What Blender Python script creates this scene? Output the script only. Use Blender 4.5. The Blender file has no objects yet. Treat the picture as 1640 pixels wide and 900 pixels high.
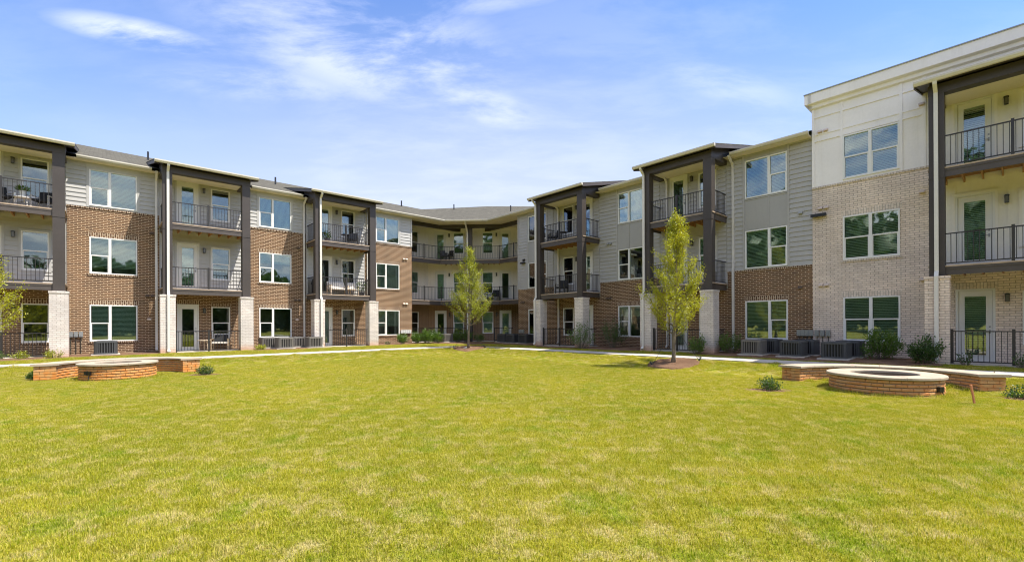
import bpy, math, random
import numpy as np
from mathutils import Vector, Matrix

R = math.radians
SC = bpy.context.scene
COL = SC.collection

# ------------------------------------------------------------------ camera, sky, sun, exposure
CAMZ = 1.33
ROLL, PITCH = -0.0044, 0.0012
cam = bpy.data.cameras.new('camera')
cam.lens = 16.0; cam.sensor_width = 36.0; cam.sensor_fit = 'HORIZONTAL'
cam.shift_y = 68.2 / 1640.0
cam.clip_start = 0.1; cam.clip_end = 3000
camo = bpy.data.objects.new('camera', cam); COL.objects.link(camo)
fwd = Vector((0, math.cos(PITCH), math.sin(PITCH))); up0 = Vector((0, -math.sin(PITCH), math.cos(PITCH))); r0 = Vector((1, 0, 0))
rt = r0 * math.cos(ROLL) + up0 * math.sin(ROLL); up = up0 * math.cos(ROLL) - r0 * math.sin(ROLL)
camo.matrix_world = Matrix(((rt.x, up.x, -fwd.x, 0), (rt.y, up.y, -fwd.y, 0), (rt.z, up.z, -fwd.z, CAMZ), (0, 0, 0, 1)))
SC.camera = camo

SUN_EL = R(62.0)
SUN_H = Vector((0.96, -0.28, 0)).normalized()          # horizontal direction towards the sun
sun_dir = SUN_H * math.cos(SUN_EL) + Vector((0, 0, math.sin(SUN_EL)))
sl = bpy.data.lights.new('sun', 'SUN'); sl.energy = 4.4; sl.angle = R(0.55); sl.color = (1.0, 0.94, 0.84)
so_ = bpy.data.objects.new('sun', sl); COL.objects.link(so_)
so_.rotation_euler = sun_dir.to_track_quat('Z', 'Y').to_euler(); so_.location = (40, -20, 60)

world = bpy.data.worlds.new('World'); SC.world = world; world.use_nodes = True
wn, wl = world.node_tree.nodes, world.node_tree.links
for n in list(wn): wn.remove(n)
def WN(t, **kw):
    n = wn.new(t)
    for k, v in kw.items(): setattr(n, k, v)
    return n
def build_world():
    out = WN('ShaderNodeOutputWorld'); bg = WN('ShaderNodeBackground'); bg.inputs[1].default_value = 0.118
    sky = WN('ShaderNodeTexSky', sky_type='NISHITA', sun_disc=False, sun_elevation=SUN_EL,
             sun_rotation=math.atan2(SUN_H.x, SUN_H.y), altitude=200, air_density=1.0, dust_density=0.6, ozone_density=1.6)
    tc = WN('ShaderNodeTexCoord'); sep = WN('ShaderNodeSeparateXYZ'); wl.new(tc.outputs['Generated'], sep.inputs[0])
    zc = WN('ShaderNodeMath', operation='MAXIMUM'); zc.inputs[1].default_value = 0.0; wl.new(sep.outputs[2], zc.inputs[0])
    zb = WN('ShaderNodeMath', operation='ADD'); zb.inputs[1].default_value = 0.12; wl.new(zc.outputs[0], zb.inputs[0])
    dx = WN('ShaderNodeMath', operation='DIVIDE'); wl.new(sep.outputs[0], dx.inputs[0]); wl.new(zb.outputs[0], dx.inputs[1])
    dy = WN('ShaderNodeMath', operation='DIVIDE'); wl.new(sep.outputs[1], dy.inputs[0]); wl.new(zb.outputs[0], dy.inputs[1])
    cb = WN('ShaderNodeCombineXYZ'); wl.new(dx.outputs[0], cb.inputs[0]); wl.new(dy.outputs[0], cb.inputs[1])
    # wisps: stretched noise, warped
    mp = WN('ShaderNodeMapping'); mp.inputs['Location'].default_value = (3.3, 0.75, 0); mp.inputs['Rotation'].default_value = (0, 0, R(20)); mp.inputs['Scale'].default_value = (0.7, 1.5, 1)
    wl.new(cb.outputs[0], mp.inputs[0])
    n1 = WN('ShaderNodeTexNoise'); n1.inputs['Scale'].default_value = 2.6; n1.inputs['Detail'].default_value = 9; n1.inputs['Roughness'].default_value = 0.63; n1.inputs['Distortion'].default_value = 0.3
    wl.new(mp.outputs[0], n1.inputs['Vector'])
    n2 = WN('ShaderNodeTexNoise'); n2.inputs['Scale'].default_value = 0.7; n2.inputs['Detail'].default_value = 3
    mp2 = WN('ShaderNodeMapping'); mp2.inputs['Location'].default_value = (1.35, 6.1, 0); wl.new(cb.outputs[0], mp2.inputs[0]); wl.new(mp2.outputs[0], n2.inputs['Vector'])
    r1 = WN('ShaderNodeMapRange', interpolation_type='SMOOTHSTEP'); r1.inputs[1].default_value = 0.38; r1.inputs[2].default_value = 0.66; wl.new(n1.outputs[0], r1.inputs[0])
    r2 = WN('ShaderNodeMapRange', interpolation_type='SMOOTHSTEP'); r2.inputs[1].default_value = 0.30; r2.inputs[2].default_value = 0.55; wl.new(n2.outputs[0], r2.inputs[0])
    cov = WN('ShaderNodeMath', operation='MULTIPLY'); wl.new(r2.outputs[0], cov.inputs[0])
    bk = WN('ShaderNodeMapRange', interpolation_type='SMOOTHSTEP'); bk.inputs[1].default_value = 0.55; bk.inputs[2].default_value = 0.1; bk.inputs[3].default_value = 0.10; bk.inputs[4].default_value = 1.5; wl.new(sep.outputs[1], bk.inputs[0]); wl.new(bk.outputs[0], cov.inputs[1]); cov = cov.outputs[0]  # cloud behind the viewer, mirrored in panes, thickened to lift the fill light
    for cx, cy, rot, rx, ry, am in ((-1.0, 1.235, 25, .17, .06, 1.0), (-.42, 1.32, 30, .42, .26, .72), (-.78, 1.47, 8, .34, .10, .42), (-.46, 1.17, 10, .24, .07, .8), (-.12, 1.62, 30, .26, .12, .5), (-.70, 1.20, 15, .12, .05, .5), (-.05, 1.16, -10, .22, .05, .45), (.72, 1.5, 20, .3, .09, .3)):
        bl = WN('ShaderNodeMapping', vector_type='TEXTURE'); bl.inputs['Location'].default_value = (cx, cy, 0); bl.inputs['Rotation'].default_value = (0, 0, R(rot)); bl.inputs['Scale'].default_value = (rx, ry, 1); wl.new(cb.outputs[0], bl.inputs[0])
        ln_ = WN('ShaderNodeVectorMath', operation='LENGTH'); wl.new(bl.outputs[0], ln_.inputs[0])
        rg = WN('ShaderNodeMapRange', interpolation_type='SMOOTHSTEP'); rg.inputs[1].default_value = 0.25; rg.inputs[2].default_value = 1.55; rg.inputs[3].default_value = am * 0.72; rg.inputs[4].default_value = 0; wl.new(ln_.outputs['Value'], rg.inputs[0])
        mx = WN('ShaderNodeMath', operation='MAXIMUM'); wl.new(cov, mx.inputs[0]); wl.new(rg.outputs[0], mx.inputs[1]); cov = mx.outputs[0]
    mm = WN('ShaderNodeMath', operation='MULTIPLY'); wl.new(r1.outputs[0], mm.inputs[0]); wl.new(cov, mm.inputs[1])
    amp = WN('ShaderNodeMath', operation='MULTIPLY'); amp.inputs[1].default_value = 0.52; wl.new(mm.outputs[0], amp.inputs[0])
    # pale haze towards the horizon
    hz = WN('ShaderNodeMapRange', interpolation_type='SMOOTHSTEP'); hz.inputs[1].default_value = 0.20; hz.inputs[2].default_value = 0.66; hz.inputs[3].default_value = 0.86; hz.inputs[4].default_value = 0.0
    sq = WN('ShaderNodeMath', operation='MULTIPLY'); wl.new(sep.outputs[0], sq.inputs[0]); wl.new(sep.outputs[0], sq.inputs[1])
    za = WN('ShaderNodeMath', operation='MULTIPLY_ADD'); za.inputs[1].default_value = 0.33; wl.new(sq.outputs[0], za.inputs[0]); wl.new(sep.outputs[2], za.inputs[2]); wl.new(za.outputs[0], hz.inputs[0])
    tint = WN('ShaderNodeMix', data_type='RGBA', blend_type='MULTIPLY'); tint.inputs[0].default_value = 1; tint.inputs[7].default_value = (0.74, 0.98, 1.36, 1)
    wl.new(sky.outputs[0], tint.inputs[6])
    m0 = WN('ShaderNodeMix', data_type='RGBA'); m0.inputs[7].default_value = (3.85, 4.15, 4.85, 1); wl.new(hz.outputs[0], m0.inputs[0]); wl.new(tint.outputs[2], m0.inputs[6])
    m1 = WN('ShaderNodeMix', data_type='RGBA'); m1.inputs[7].default_value = (11.5, 10.9, 10.2, 1); wl.new(amp.outputs[0], m1.inputs[0]); wl.new(m0.outputs[2], m1.inputs[6])  # cloud white raised and warmed to brighten the shaded walls
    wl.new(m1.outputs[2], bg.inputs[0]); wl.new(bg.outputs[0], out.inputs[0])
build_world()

SC.view_settings.view_transform = 'Standard'; SC.view_settings.look = 'None'
SC.view_settings.exposure = 0.84; SC.view_settings.gamma = 1.0
SC.render.engine = 'CYCLES'
try:
    SC.cycles.use_denoising = True; SC.cycles.denoiser = 'OPENIMAGEDENOISE'; SC.cycles.denoising_input_passes = 'RGB_ALBEDO_NORMAL'; SC.cycles.denoising_prefilter = 'ACCURATE'
except Exception: pass
SC.cycles.use_adaptive_sampling = False; SC.cycles.filter_width = 1.1; SC.cycles.sample_clamp_indirect = 6; SC.cycles.max_bounces = 7; SC.cycles.transparent_max_bounces = 12; SC.cycles.glossy_bounces = 4

# ------------------------------------------------------------------ frames (plan geometry of the two wings)
A = 0.83703
C0 = Vector((-3.1705, 35.3733))
TH = {'L': math.pi / 2 - A, 'R': -A, 'C': (math.pi / 2 - A - A) / 2}
def fr(w, s, o, z=0.0):
    """wing coordinates (s along the facade to the right, o out into the courtyard) -> world"""
    t = TH[w]; c, sn = math.cos(t), math.sin(t)
    return Vector((C0.x + c * s + sn * o, C0.y + sn * s - c * o, z))
def inv(w, x, y):
    t = TH[w]; c, sn = math.cos(t), math.sin(t); dx, dy = x - C0.x, y - C0.y
    return dx * c + dy * sn, dx * sn - dy * c

def smooth(a, b, x):
    t = min(1, max(0, (x - a) / (b - a))); return t * t * (3 - 2 * t)
def gh(x, y):
    """height of the ground"""
    oL = inv('L', x, y)[1]; oR = inv('R', x, y)[1]
    d = min(oL, oR + 1.2)
    h = 0.03 - 0.08 * smooth(2.2, 4.4, d)
    return h - 0.275 * smooth(5.4, 7.8, d)

# ------------------------------------------------------------------ mesh builder
class MB:
    def __init__(s): s.v = []; s.f = []
    def box(s, x0, x1, y0, y1, z0, z1):
        b = len(s.v)
        s.v += [(x0, y0, z0), (x1, y0, z0), (x1, y1, z0), (x0, y1, z0), (x0, y0, z1), (x1, y0, z1), (x1, y1, z1), (x0, y1, z1)]
        s.f += [(b, b+3, b+2, b+1), (b+4, b+5, b+6, b+7), (b, b+1, b+5, b+4), (b+1, b+2, b+6, b+5), (b+2, b+3, b+7, b+6), (b+3, b, b+4, b+7)]
        return s
    def poly(s, *p):
        b = len(s.v); s.v += [tuple(q) for q in p]; s.f.append(tuple(range(b, b + len(p)))); return s
    def prism(s, pts, z0, z1):
        """plan polygon (counter-clockwise) pulled up from z0 to z1"""
        b = len(s.v); n = len(pts)
        s.v += [(p[0], p[1], z0) for p in pts] + [(p[0], p[1], z1) for p in pts]
        s.f.append(tuple(range(b + n - 1, b - 1, -1))); s.f.append(tuple(range(b + n, b + 2 * n)))
        for i in range(n):
            j = (i + 1) % n; s.f.append((b + i, b + j, b + n + j, b + n + i))
        return s
    def xprism(s, prof, x0, x1):
        """profile of (y, z) points pulled along x"""
        b = len(s.v); n = len(prof)
        s.v += [(x0, p[0], p[1]) for p in prof] + [(x1, p[0], p[1]) for p in prof]
        s.f.append(tuple(range(b, b + n))); s.f.append(tuple(range(b + 2 * n - 1, b + n - 1, -1)))
        for i in range(n):
            j = (i + 1) % n; s.f.append((b + j, b + i, b + n + i, b + n + j))
        return s
    def tube(s, pts, rad, n=8, cap=True):
        pts = [Vector(p) for p in pts]
        if not isinstance(rad, (list, tuple)): rad = [rad] * len(pts)
        b = len(s.v); ref = Vector((0.31, 0.2, 0.93)).normalized()
        for i, p in enumerate(pts):
            d = (pts[min(i + 1, len(pts) - 1)] - pts[max(i - 1, 0)]).normalized()
            u = d.cross(ref)
            if u.length < 1e-3: u = d.cross(Vector((1, 0, 0)))
            u.normalize(); w = d.cross(u)
            for k in range(n):
                a = 2 * math.pi * k / n; q = p + (u * math.cos(a) + w * math.sin(a)) * rad[i]; s.v.append(tuple(q))
        for i in range(len(pts) - 1):
            for k in range(n):
                k2 = (k + 1) % n; s.f.append((b + i*n + k, b + i*n + k2, b + (i+1)*n + k2, b + (i+1)*n + k))
        if cap:
            s.f.append(tuple(b + k for k in range(n - 1, -1, -1))); e = b + (len(pts) - 1) * n; s.f.append(tuple(e + k for k in range(n)))
        return s
    def rect_path(s, pts, w, d):
        """rectangular pipe (w along x, d along y) through points in the y-z plane, x fixed per point"""
        b = len(s.v)
        for i, p in enumerate(pts):
            p = Vector(p); a = Vector(pts[max(i - 1, 0)]); c = Vector(pts[min(i + 1, len(pts) - 1)])
            t = (c - a).normalized(); n = Vector((0, t.z, -t.y))
            if n.length < 1e-3: n = Vector((0, 1, 0))
            n.normalize()
            if n.y < 0: n = -n
            for sx, sn in ((-1, -1), (1, -1), (1, 1), (-1, 1)):
                s.v.append((p.x + sx * w / 2, p.y + n.y * sn * d / 2, p.z + n.z * sn * d / 2))
        for i in range(len(pts) - 1):
            for k in range(4):
                k2 = (k + 1) % 4; s.f.append((b + i*4 + k, b + i*4 + k2, b + (i+1)*4 + k2, b + (i+1)*4 + k))
        s.f.append((b, b+1, b+2, b+3)); e = b + (len(pts) - 1) * 4; s.f.append((e+3, e+2, e+1, e))
        return s
    def lathe(s, prof, n=24, cx=0, cy=0):
        b = len(s.v); m = len(prof)
        for k in range(n):
            a = 2 * math.pi * k / n
            for r_, z in prof: s.v.append((cx + r_ * math.cos(a), cy + r_ * math.sin(a), z))
        for k in range(n):
            k2 = (k + 1) % n
            for i in range(m - 1): s.f.append((b + k*m + i, b + k2*m + i, b + k2*m + i + 1, b + k*m + i + 1))
        return s
    def mesh(s, name, smooth=False):
        me = bpy.data.meshes.new(name); me.from_pydata(s.v, [], s.f); me.update()
        n = len(me.loops)
        if n:
            co = np.empty(len(me.vertices) * 3, 'f'); me.vertices.foreach_get('co', co); co = co.reshape(-1, 3)
            vi = np.empty(n, 'i'); me.loops.foreach_get('vertex_index', vi)
            no = np.empty(len(me.polygons) * 3, 'f'); me.polygons.foreach_get('normal', no); no = np.abs(no.reshape(-1, 3))
            tot = np.empty(len(me.polygons), 'i'); me.polygons.foreach_get('loop_total', tot)
            ln = np.repeat(no, tot, axis=0); p = co[vi]
            ax = np.argmax(ln, axis=1)
            uv = np.where((ax == 0)[:, None], p[:, [1, 2]], np.where((ax == 1)[:, None], p[:, [0, 2]], p[:, [0, 1]]))
            me.uv_layers.new(name='UVMap').data.foreach_set('uv', uv.astype('f').ravel())
            if smooth: me.polygons.foreach_set('use_smooth', np.ones(len(me.polygons), bool))
        return me

def link(name, me, mat=None, parent=None, loc=(0, 0, 0), rz=0.0):
    o = bpy.data.objects.new(name, me); COL.objects.link(o)
    if me is not None and mat is not None and len(me.materials) == 0: me.materials.append(MAT[mat] if isinstance(mat, str) else mat)
    o.location = loc; o.rotation_euler = (0, 0, rz)
    if parent is not None: o.parent = parent
    return o
def thing(name, label, cat, loc=(0, 0, 0), rz=0.0, group=None, me=None, mat=None):
    o = link(name, me, mat, None, loc, rz); o['label'] = label; o['category'] = cat
    if group: o['group'] = group
    return o
def stuff(o, label=None, cat=None):
    o['kind'] = 'stuff'
    if label: o['label'] = label
    if cat: o['category'] = cat
    return o
def structure(o, label=None):
    o['kind'] = 'structure'
    if label: o['label'] = label
    return o

# ------------------------------------------------------------------ materials
MAT = {}
class NT:
    def __init__(s, name):
        m = bpy.data.materials.new(name); m.use_nodes = True; s.m = m; s.n = m.node_tree.nodes; s.l = m.node_tree.links
        s.b = s.n['Principled BSDF']; s.out = s.n['Material Output']; MAT[name] = m
    def new(s, t, ins=None, **kw):
        n = s.n.new(t)
        for k, v in kw.items(): setattr(n, k, v)
        for k, v in (ins or {}).items():
            if hasattr(v, 'is_output'): s.l.new(v, n.inputs[k])
            else: n.inputs[k].default_value = v
        return n
    def noise(s, vec, scale, detail=4, rough=0.55, dist=0.0):
        return s.new('ShaderNodeTexNoise', {'Vector': vec, 'Scale': scale, 'Detail': detail, 'Roughness': rough, 'Distortion': dist}).outputs[0]
    def ramp(s, fac, a, b, lo=0.0, hi=1.0):
        return s.new('ShaderNodeMapRange', {0: fac, 1: a, 2: b, 3: lo, 4: hi}, interpolation_type='SMOOTHSTEP').outputs[0]
    def mix(s, fac, a, b, mode='MIX'):
        return s.new('ShaderNodeMix', {0: fac, 6: a, 7: b}, data_type='RGBA', blend_type=mode).outputs[2]
    def math(s, op, a, b): return s.new('ShaderNodeMath', {0: a, 1: b}, operation=op).outputs[0]
    def pos(s): return s.new('ShaderNodeNewGeometry').outputs['Position']
    def uv(s): return s.new('ShaderNodeTexCoord').outputs['UV']
    def obj(s): return s.new('ShaderNodeTexCoord').outputs['Object']
    def rnd(s): return s.new('ShaderNodeObjectInfo').outputs['Random']
    def bump(s, h, strength=0.3, dist=0.01):
        n = s.new('ShaderNodeBump', {'Height': h, 'Strength': strength, 'Distance': dist}); s.l.new(n.outputs[0], s.b.inputs['Normal'])
    def fin(s, col, rough=0.7, metal=0.0, spec=0.4):
        if hasattr(col, 'is_output'): s.l.new(col, s.b.inputs['Base Color'])
        else: s.b.inputs['Base Color'].default_value = col
        if hasattr(rough, 'is_output'): s.l.new(rough, s.b.inputs['Roughness'])
        else: s.b.inputs['Roughness'].default_value = rough
        s.b.inputs['Metallic'].default_value = metal; s.b.inputs['Specular IOR Level'].default_value = spec
        return s.m
def c4(r, g, b): return (r, g, b, 1)
def scl(c, k): return (c[0]*k, c[1]*k, c[2]*k, 1)

def plain(name, col, rough=0.6, metal=0.0, var=0.12, scale=1.2, spec=0.4, bump=0.0, streak=0.0):
    t = NT(name); p = t.pos()
    n = t.noise(p, scale, 5); n2 = t.noise(p, scale * 14, 3)
    f = t.math('ADD', t.math('MULTIPLY', n, 0.65), t.math('MULTIPLY', n2, 0.35))
    f = t.ramp(f, 0.3, 0.7)
    c = t.mix(f, scl(col, 1 - var), scl(col, 1 + var))
    if bump: t.bump(n2, bump, 0.004)
    if streak:
        sv = t.noise(t.new('ShaderNodeMapping', {'Vector': p, 'Scale': (3.2, 3.2, .22)}).outputs[0], 1.0, 5, .65)
        c = t.mix(t.ramp(sv, .50, .74, 0, streak), c, t.mix(1.0, c, c4(.70, .68, .63), 'MULTIPLY'))
    return t.fin(c, rough, metal, spec)

def brick(name, c1, c2, mortar, bw=0.25, bh=0.08, ms=0.011, rot=False, stain=None):
    t = NT(name); uv = t.uv()
    if rot: uv = t.new('ShaderNodeMapping', {'Vector': uv, 'Rotation': (0, 0, R(90))}).outputs[0]
    wob = t.new('ShaderNodeTexNoise', {'Vector': uv, 'Scale': 9.0, 'Detail': 2}).outputs['Color']
    uvw = t.new('ShaderNodeVectorMath', {0: uv, 1: t.new('ShaderNodeVectorMath', {0: wob, 3: 0.006}, operation='SCALE').outputs[0]}, operation='ADD').outputs[0]
    b = t.new('ShaderNodeTexBrick', {'Vector': uvw, 'Color1': c1, 'Color2': c2, 'Mortar': mortar, 'Scale': 1.0, 'Mortar Size': ms, 'Mortar Smooth': 0.2, 'Bias': 0.0, 'Brick Width': bw, 'Row Height': bh})
    n = t.noise(t.pos(), 0.7, 4); n2 = t.noise(t.pos(), 22, 3)
    c = t.mix(t.ramp(n, 0.3, 0.72), scl((0.86, 0.86, 0.87), 1), c4(1.1, 1.08, 1.06))
    c = t.mix(1.0, b.outputs['Color'], c, 'MULTIPLY')
    c = t.mix(t.ramp(n2, 0.35, 0.7, 0.0, 0.35), c, t.mix(1.0, c, c4(0.6, 0.58, 0.56), 'MULTIPLY'))
    if stain:
        z = t.new('ShaderNodeSeparateXYZ', {0: t.pos()}).outputs[2]
        zz = t.math('ADD', z, t.math('MULTIPLY', t.noise(t.pos(), 3.0, 5), -0.35))
        c = t.mix(t.ramp(zz, stain[0], stain[1], stain[2], 0.0), c, stain[3])
    t.bump(t.math('SUBTRACT', t.math('MULTIPLY', n2, 0.15), b.outputs['Fac']), 0.55, 0.006)
    return t.fin(c, 0.88, 0, 0.2)

brick('brick_brown', c4(.185, .098, .050), c4(.095, .052, .030), c4(.54, .40, .265), ms=.0125)
brick('brick_brown_soldier', c4(.200, .116, .068), c4(.110, .064, .042), c4(.58, .47, .34), 0.21, 0.08, 0.013, rot=True)
brick('brick_pale', c4(.90, .77, .65), c4(.78, .65, .54), c4(.46, .38, .31), 0.25, 0.08, 0.010)
brick('brick_pale_soldier', c4(.80, .70, .60), c4(.68, .58, .49), c4(.42, .36, .30), 0.21, 0.08, 0.008, rot=True)
brick('brick_white', c4(.76, .71, .66), c4(.66, .60, .55), c4(.46, .41, .37), 0.25, 0.08, 0.008, stain=(-0.15, 0.28, 0.65, c4(.55, .27, .14)))
plain('siding', (.45, .44, .42), 0.62, var=0.05, scale=0.8, streak=.2)
plain('siding_light', (.62, .60, .54), 0.62, var=0.05, scale=0.8, streak=.2)
plain('siding_cream', (.77, .735, .66), 0.62, var=0.05, scale=0.8, streak=.2)
plain('panel_grey', (.385, .375, .358), 0.6, var=0.05, scale=0.8, streak=.2)
plain('siding_grey', (.425, .412, .390), 0.62, var=0.05, scale=0.8, streak=.2)
plain('white_panel', (.88, .835, .80), 0.6, var=0.04, scale=0.9, streak=.2)
plain('white_trim', (.80, .79, .76), 0.45, var=0.03)
plain('door_paint', (.70, .69, .65), 0.5, var=0.03)
plain('brown_paint', (.058, .048, .043), 0.5, var=0.12, scale=1.4)
plain('rim_paint', (.082, .068, .061), 0.5, var=0.12, scale=1.4)
plain('cream_soffit', (.74, .66, .50), 0.7, var=0.05)
plain('gutter_cream', (.60, .56, .47), 0.4, var=0.06)
plain('downspout_white', (.68, .65, .60), 0.4, var=0.06)
plain('deck_edge', (.42, .32, .23), 0.7, var=0.2, scale=4)
plain('joist_wood', (.36, .19, .075), 0.75, var=0.3, scale=5)
plain('rail_black', (.030, .027, .026), 0.45, var=0.15, spec=0.5)
plain('lantern_black', (.012, .012, .013), 0.4, var=0.1, spec=0.5)
plain('lantern_glass', (.13, .125, .11), 0.2, var=0.03, spec=0.6)
plain('interior', (.16, .15, .14), 0.9, var=0.2)
plain('blind_white', (.80, .80, .75), 0.55, var=0.03)
plain('concrete', (.52, .47, .40), 0.85, var=0.14, scale=1.5, bump=0.3)
plain('cap_stone', (.43, .355, .265), 0.8, var=0.14, scale=2.2, bump=0.3)
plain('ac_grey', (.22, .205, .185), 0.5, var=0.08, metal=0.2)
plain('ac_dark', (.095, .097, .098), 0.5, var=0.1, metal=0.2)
plain('metal_box', (.30, .31, .31), 0.45, var=0.08, metal=0.4)
plain('metal_box_pale', (.62, .62, .60), 0.45, var=0.08)
plain('vent_tan', (.62, .50, .40), 0.6, var=0.08)
plain('vent_grey', (.34, .34, .31), 0.6, var=0.08)
plain('pit_gravel', (.055, .05, .048), 0.9, var=0.5, scale=9, bump=0.8)
plain('stake_orange', (.62, .25, .12), 0.7, var=0.1, scale=5)
plain('strap_dark', (.05, .055, .045), 0.7)
plain('black_cloth', (.018, .019, .022), 0.8)
plain('wicker_tan', (.40, .30, .20), 0.8, var=0.25, scale=12)
plain('pale_wood', (.62, .50, .37), 0.7, var=0.15, scale=6)
plain('cushion_pale', (.66, .62, .56), 0.85, var=0.05)
plain('pot_dark', (.05, .052, .06), 0.5)
plain('pot_white', (.74, .73, .70), 0.5)
plain('dark_wood', (.11, .075, .05), 0.6, var=0.2, scale=6)

def mat_shingle():
    t = NT('shingle'); uv = t.uv()
    b = t.new('ShaderNodeTexBrick', {'Vector': uv, 'Color1': c4(.124, .120, .102), 'Color2': c4(.088, .086, .075), 'Mortar': c4(.05, .046, .042), 'Scale': 1, 'Mortar Size': .006, 'Brick Width': .33, 'Row Height': .14})
    n = t.noise(t.pos(), 3.0, 5); n2 = t.noise(t.pos(), 60, 2)
    c = t.mix(1, b.outputs[0], t.mix(t.ramp(n, .3, .7), c4(.82, .82, .83), c4(1.15, 1.13, 1.1)), 'MULTIPLY')
    c = t.mix(t.ramp(n2, .4, .7, 0, .4), c, c4(.17, .155, .135)); t.bump(b.outputs['Fac'], .4, -.01); t.fin(c, 1.0, 0, 0.0)
mat_shingle()
def mat_glass():
    t = NT('glass'); t.n.remove(t.b)
    gl = t.new('ShaderNodeBsdfGlossy', {'Color': c4(.95, .98, 1), 'Roughness': .02})
    wob = t.noise(t.pos(), 1.3, 1); bp_ = t.new('ShaderNodeBump', {'Height': wob, 'Strength': .035, 'Distance': .05}); t.l.new(bp_.outputs[0], gl.inputs['Normal'])
    tr = t.new('ShaderNodeBsdfTransparent', {'Color': c4(.76, .86, .79)})
    f = t.new('ShaderNodeFresnel', {'IOR': 1.55}).outputs[0]
    f = t.math('ADD', t.math('MULTIPLY', f, 1.1), .075)
    m = t.new('ShaderNodeMixShader', {0: f, 1: tr.outputs[0], 2: gl.outputs[0]}); t.l.new(m.outputs[0], t.out.inputs[0])
mat_glass()
def lawn_colour(t, p):
    big = t.noise(p, .22, 4, .6); mid = t.noise(p, 1.3, 7, .72); dry = t.noise(t.new('ShaderNodeVectorMath', {0: p, 1: (7, 3, 0)}, operation='ADD').outputs[0], 3.4, 6, .72); fine = t.noise(p, 11.0, 4, .6)
    c = t.mix(t.ramp(big, .36, .66), c4(.350, .340, .022), c4(.470, .420, .036))
    c = t.mix(t.ramp(mid, .48, .66, 0, .8), c, c4(.215, .320, .010))
    c = t.mix(t.ramp(dry, .48, .62, 0, .8), c, c4(.64, .52, .25))
    c = t.mix(t.ramp(fine, .50, .70, 0, .50), c, c4(.54, .49, .09))
    return c
def mat_lawn():
    t = NT('lawn'); p = t.pos(); c = lawn_colour(t, p); f2 = t.noise(p, 55, 3, .7)
    c = t.mix(t.ramp(f2, .30, .66, .75, .25), c, c4(.085, .085, .018)); t.bump(f2, .9, .03); t.fin(c, .95, 0, .1)
mat_lawn()
def mat_leaf(name, a, b, trans, var=.5, lawnlike=False):
    t = NT(name); p = t.pos(); t.n.remove(t.b)
    if lawnlike: col = lawn_colour(t, p); ri = t.new('ShaderNodeNewGeometry').outputs['Random Per Island']; col = t.mix(t.ramp(ri, .5, 1.0, 0, .75), col, c4(.62, .55, .15)); col = t.mix(t.ramp(ri, .40, 0.0, 0, .8), col, c4(.17, .25, .010))
    else: col = t.mix(t.ramp(t.noise(p, 2.3, 3), .35, .65), a, b); col = t.mix(t.ramp(t.noise(p, 23, 2), .3, .7, 0, var), col, scl(b, 1.45))
    d = t.new('ShaderNodeBsdfDiffuse', {'Color': col}); tr = t.new('ShaderNodeBsdfTranslucent', {'Color': t.mix(1, col, trans, 'MULTIPLY')})
    g = t.new('ShaderNodeBsdfGlossy', {'Color': c4(.8, .85, .8), 'Roughness': .42})
    m = t.new('ShaderNodeMixShader', {0: .42, 1: d.outputs[0], 2: tr.outputs[0]}); m2 = t.new('ShaderNodeMixShader', {0: .0 if lawnlike else .045, 1: m.outputs[0], 2: g.outputs[0]})
    t.l.new(m2.outputs[0], t.out.inputs[0])
mat_leaf('blade', None, None, c4(1.15, 1.15, .6), lawnlike=True)
mat_leaf('leaf_lime', c4(.23, .26, .014), c4(.37, .365, .022), c4(1.5, 1.45, .5))
mat_leaf('leaf_olive', c4(.21, .25, .022), c4(.33, .34, .030), c4(1.4, 1.4, .5))
mat_leaf('leaf_shrub', c4(.060, .115, .020), c4(.115, .185, .028), c4(1.1, 1.4, .5))
mat_leaf('leaf_deep', c4(.035, .075, .018), c4(.070, .120, .024), c4(1.0, 1.3, .5))
mat_leaf('leaf_far', c4(.040, .075, .022), c4(.070, .115, .030), c4(1.0, 1.2, .5))
plain('bark', (.20, .165, .125), .9, var=.35, scale=7, bump=.8)
def mat_mulch():
    t = NT('mulch'); p = t.pos(); v = t.new('ShaderNodeTexVoronoi', {'Vector': t.new('ShaderNodeMapping', {'Vector': p, 'Scale': (1, 1.6, 1)}).outputs[0], 'Scale': 26})
    n = t.noise(p, 1.1, 4); c = t.mix(t.ramp(n, .35, .68), c4(.22, .125, .075), c4(.33, .20, .12)); c = t.mix(t.math('MULTIPLY', v.outputs[0], .8), c, c4(.11, .068, .045))
    t.bump(v.outputs[0], 1, .03); t.fin(c, .95, 0, .1)
mat_mulch()
def mat_pit(name, orange):
    t = NT(name); p = t.pos(); r = t.rnd()
    c = t.mix(r, c4(.52, .30, .16), c4(.68, .47, .29)); c = t.mix(t.ramp(t.noise(p, 5, 4), .35, .7, 0, .5), c, c4(.36, .25, .16))
    z = t.new('ShaderNodeSeparateXYZ', {0: p}).outputs[2]
    zz = t.math('ADD', z, t.math('MULTIPLY', t.noise(p, 2.2, 5, .65), -.62))
    c = t.mix(t.ramp(zz, -.62 + .2 * orange, -.22 + .16 * orange, orange, 0), c, t.mix(t.ramp(t.noise(p, 7, 3), .35, .65), c4(.66, .25, .06), c4(.62, .33, .12))); t.bump(t.noise(p, 30, 4), .6, .008); t.fin(c, .9, 0, .15)
mat_pit('pit_brick_clay', .97); mat_pit('pit_brick_tan', .72)
plain('pit_mortar', (.30, .22, .15), .95, var=.2, scale=5)

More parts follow.
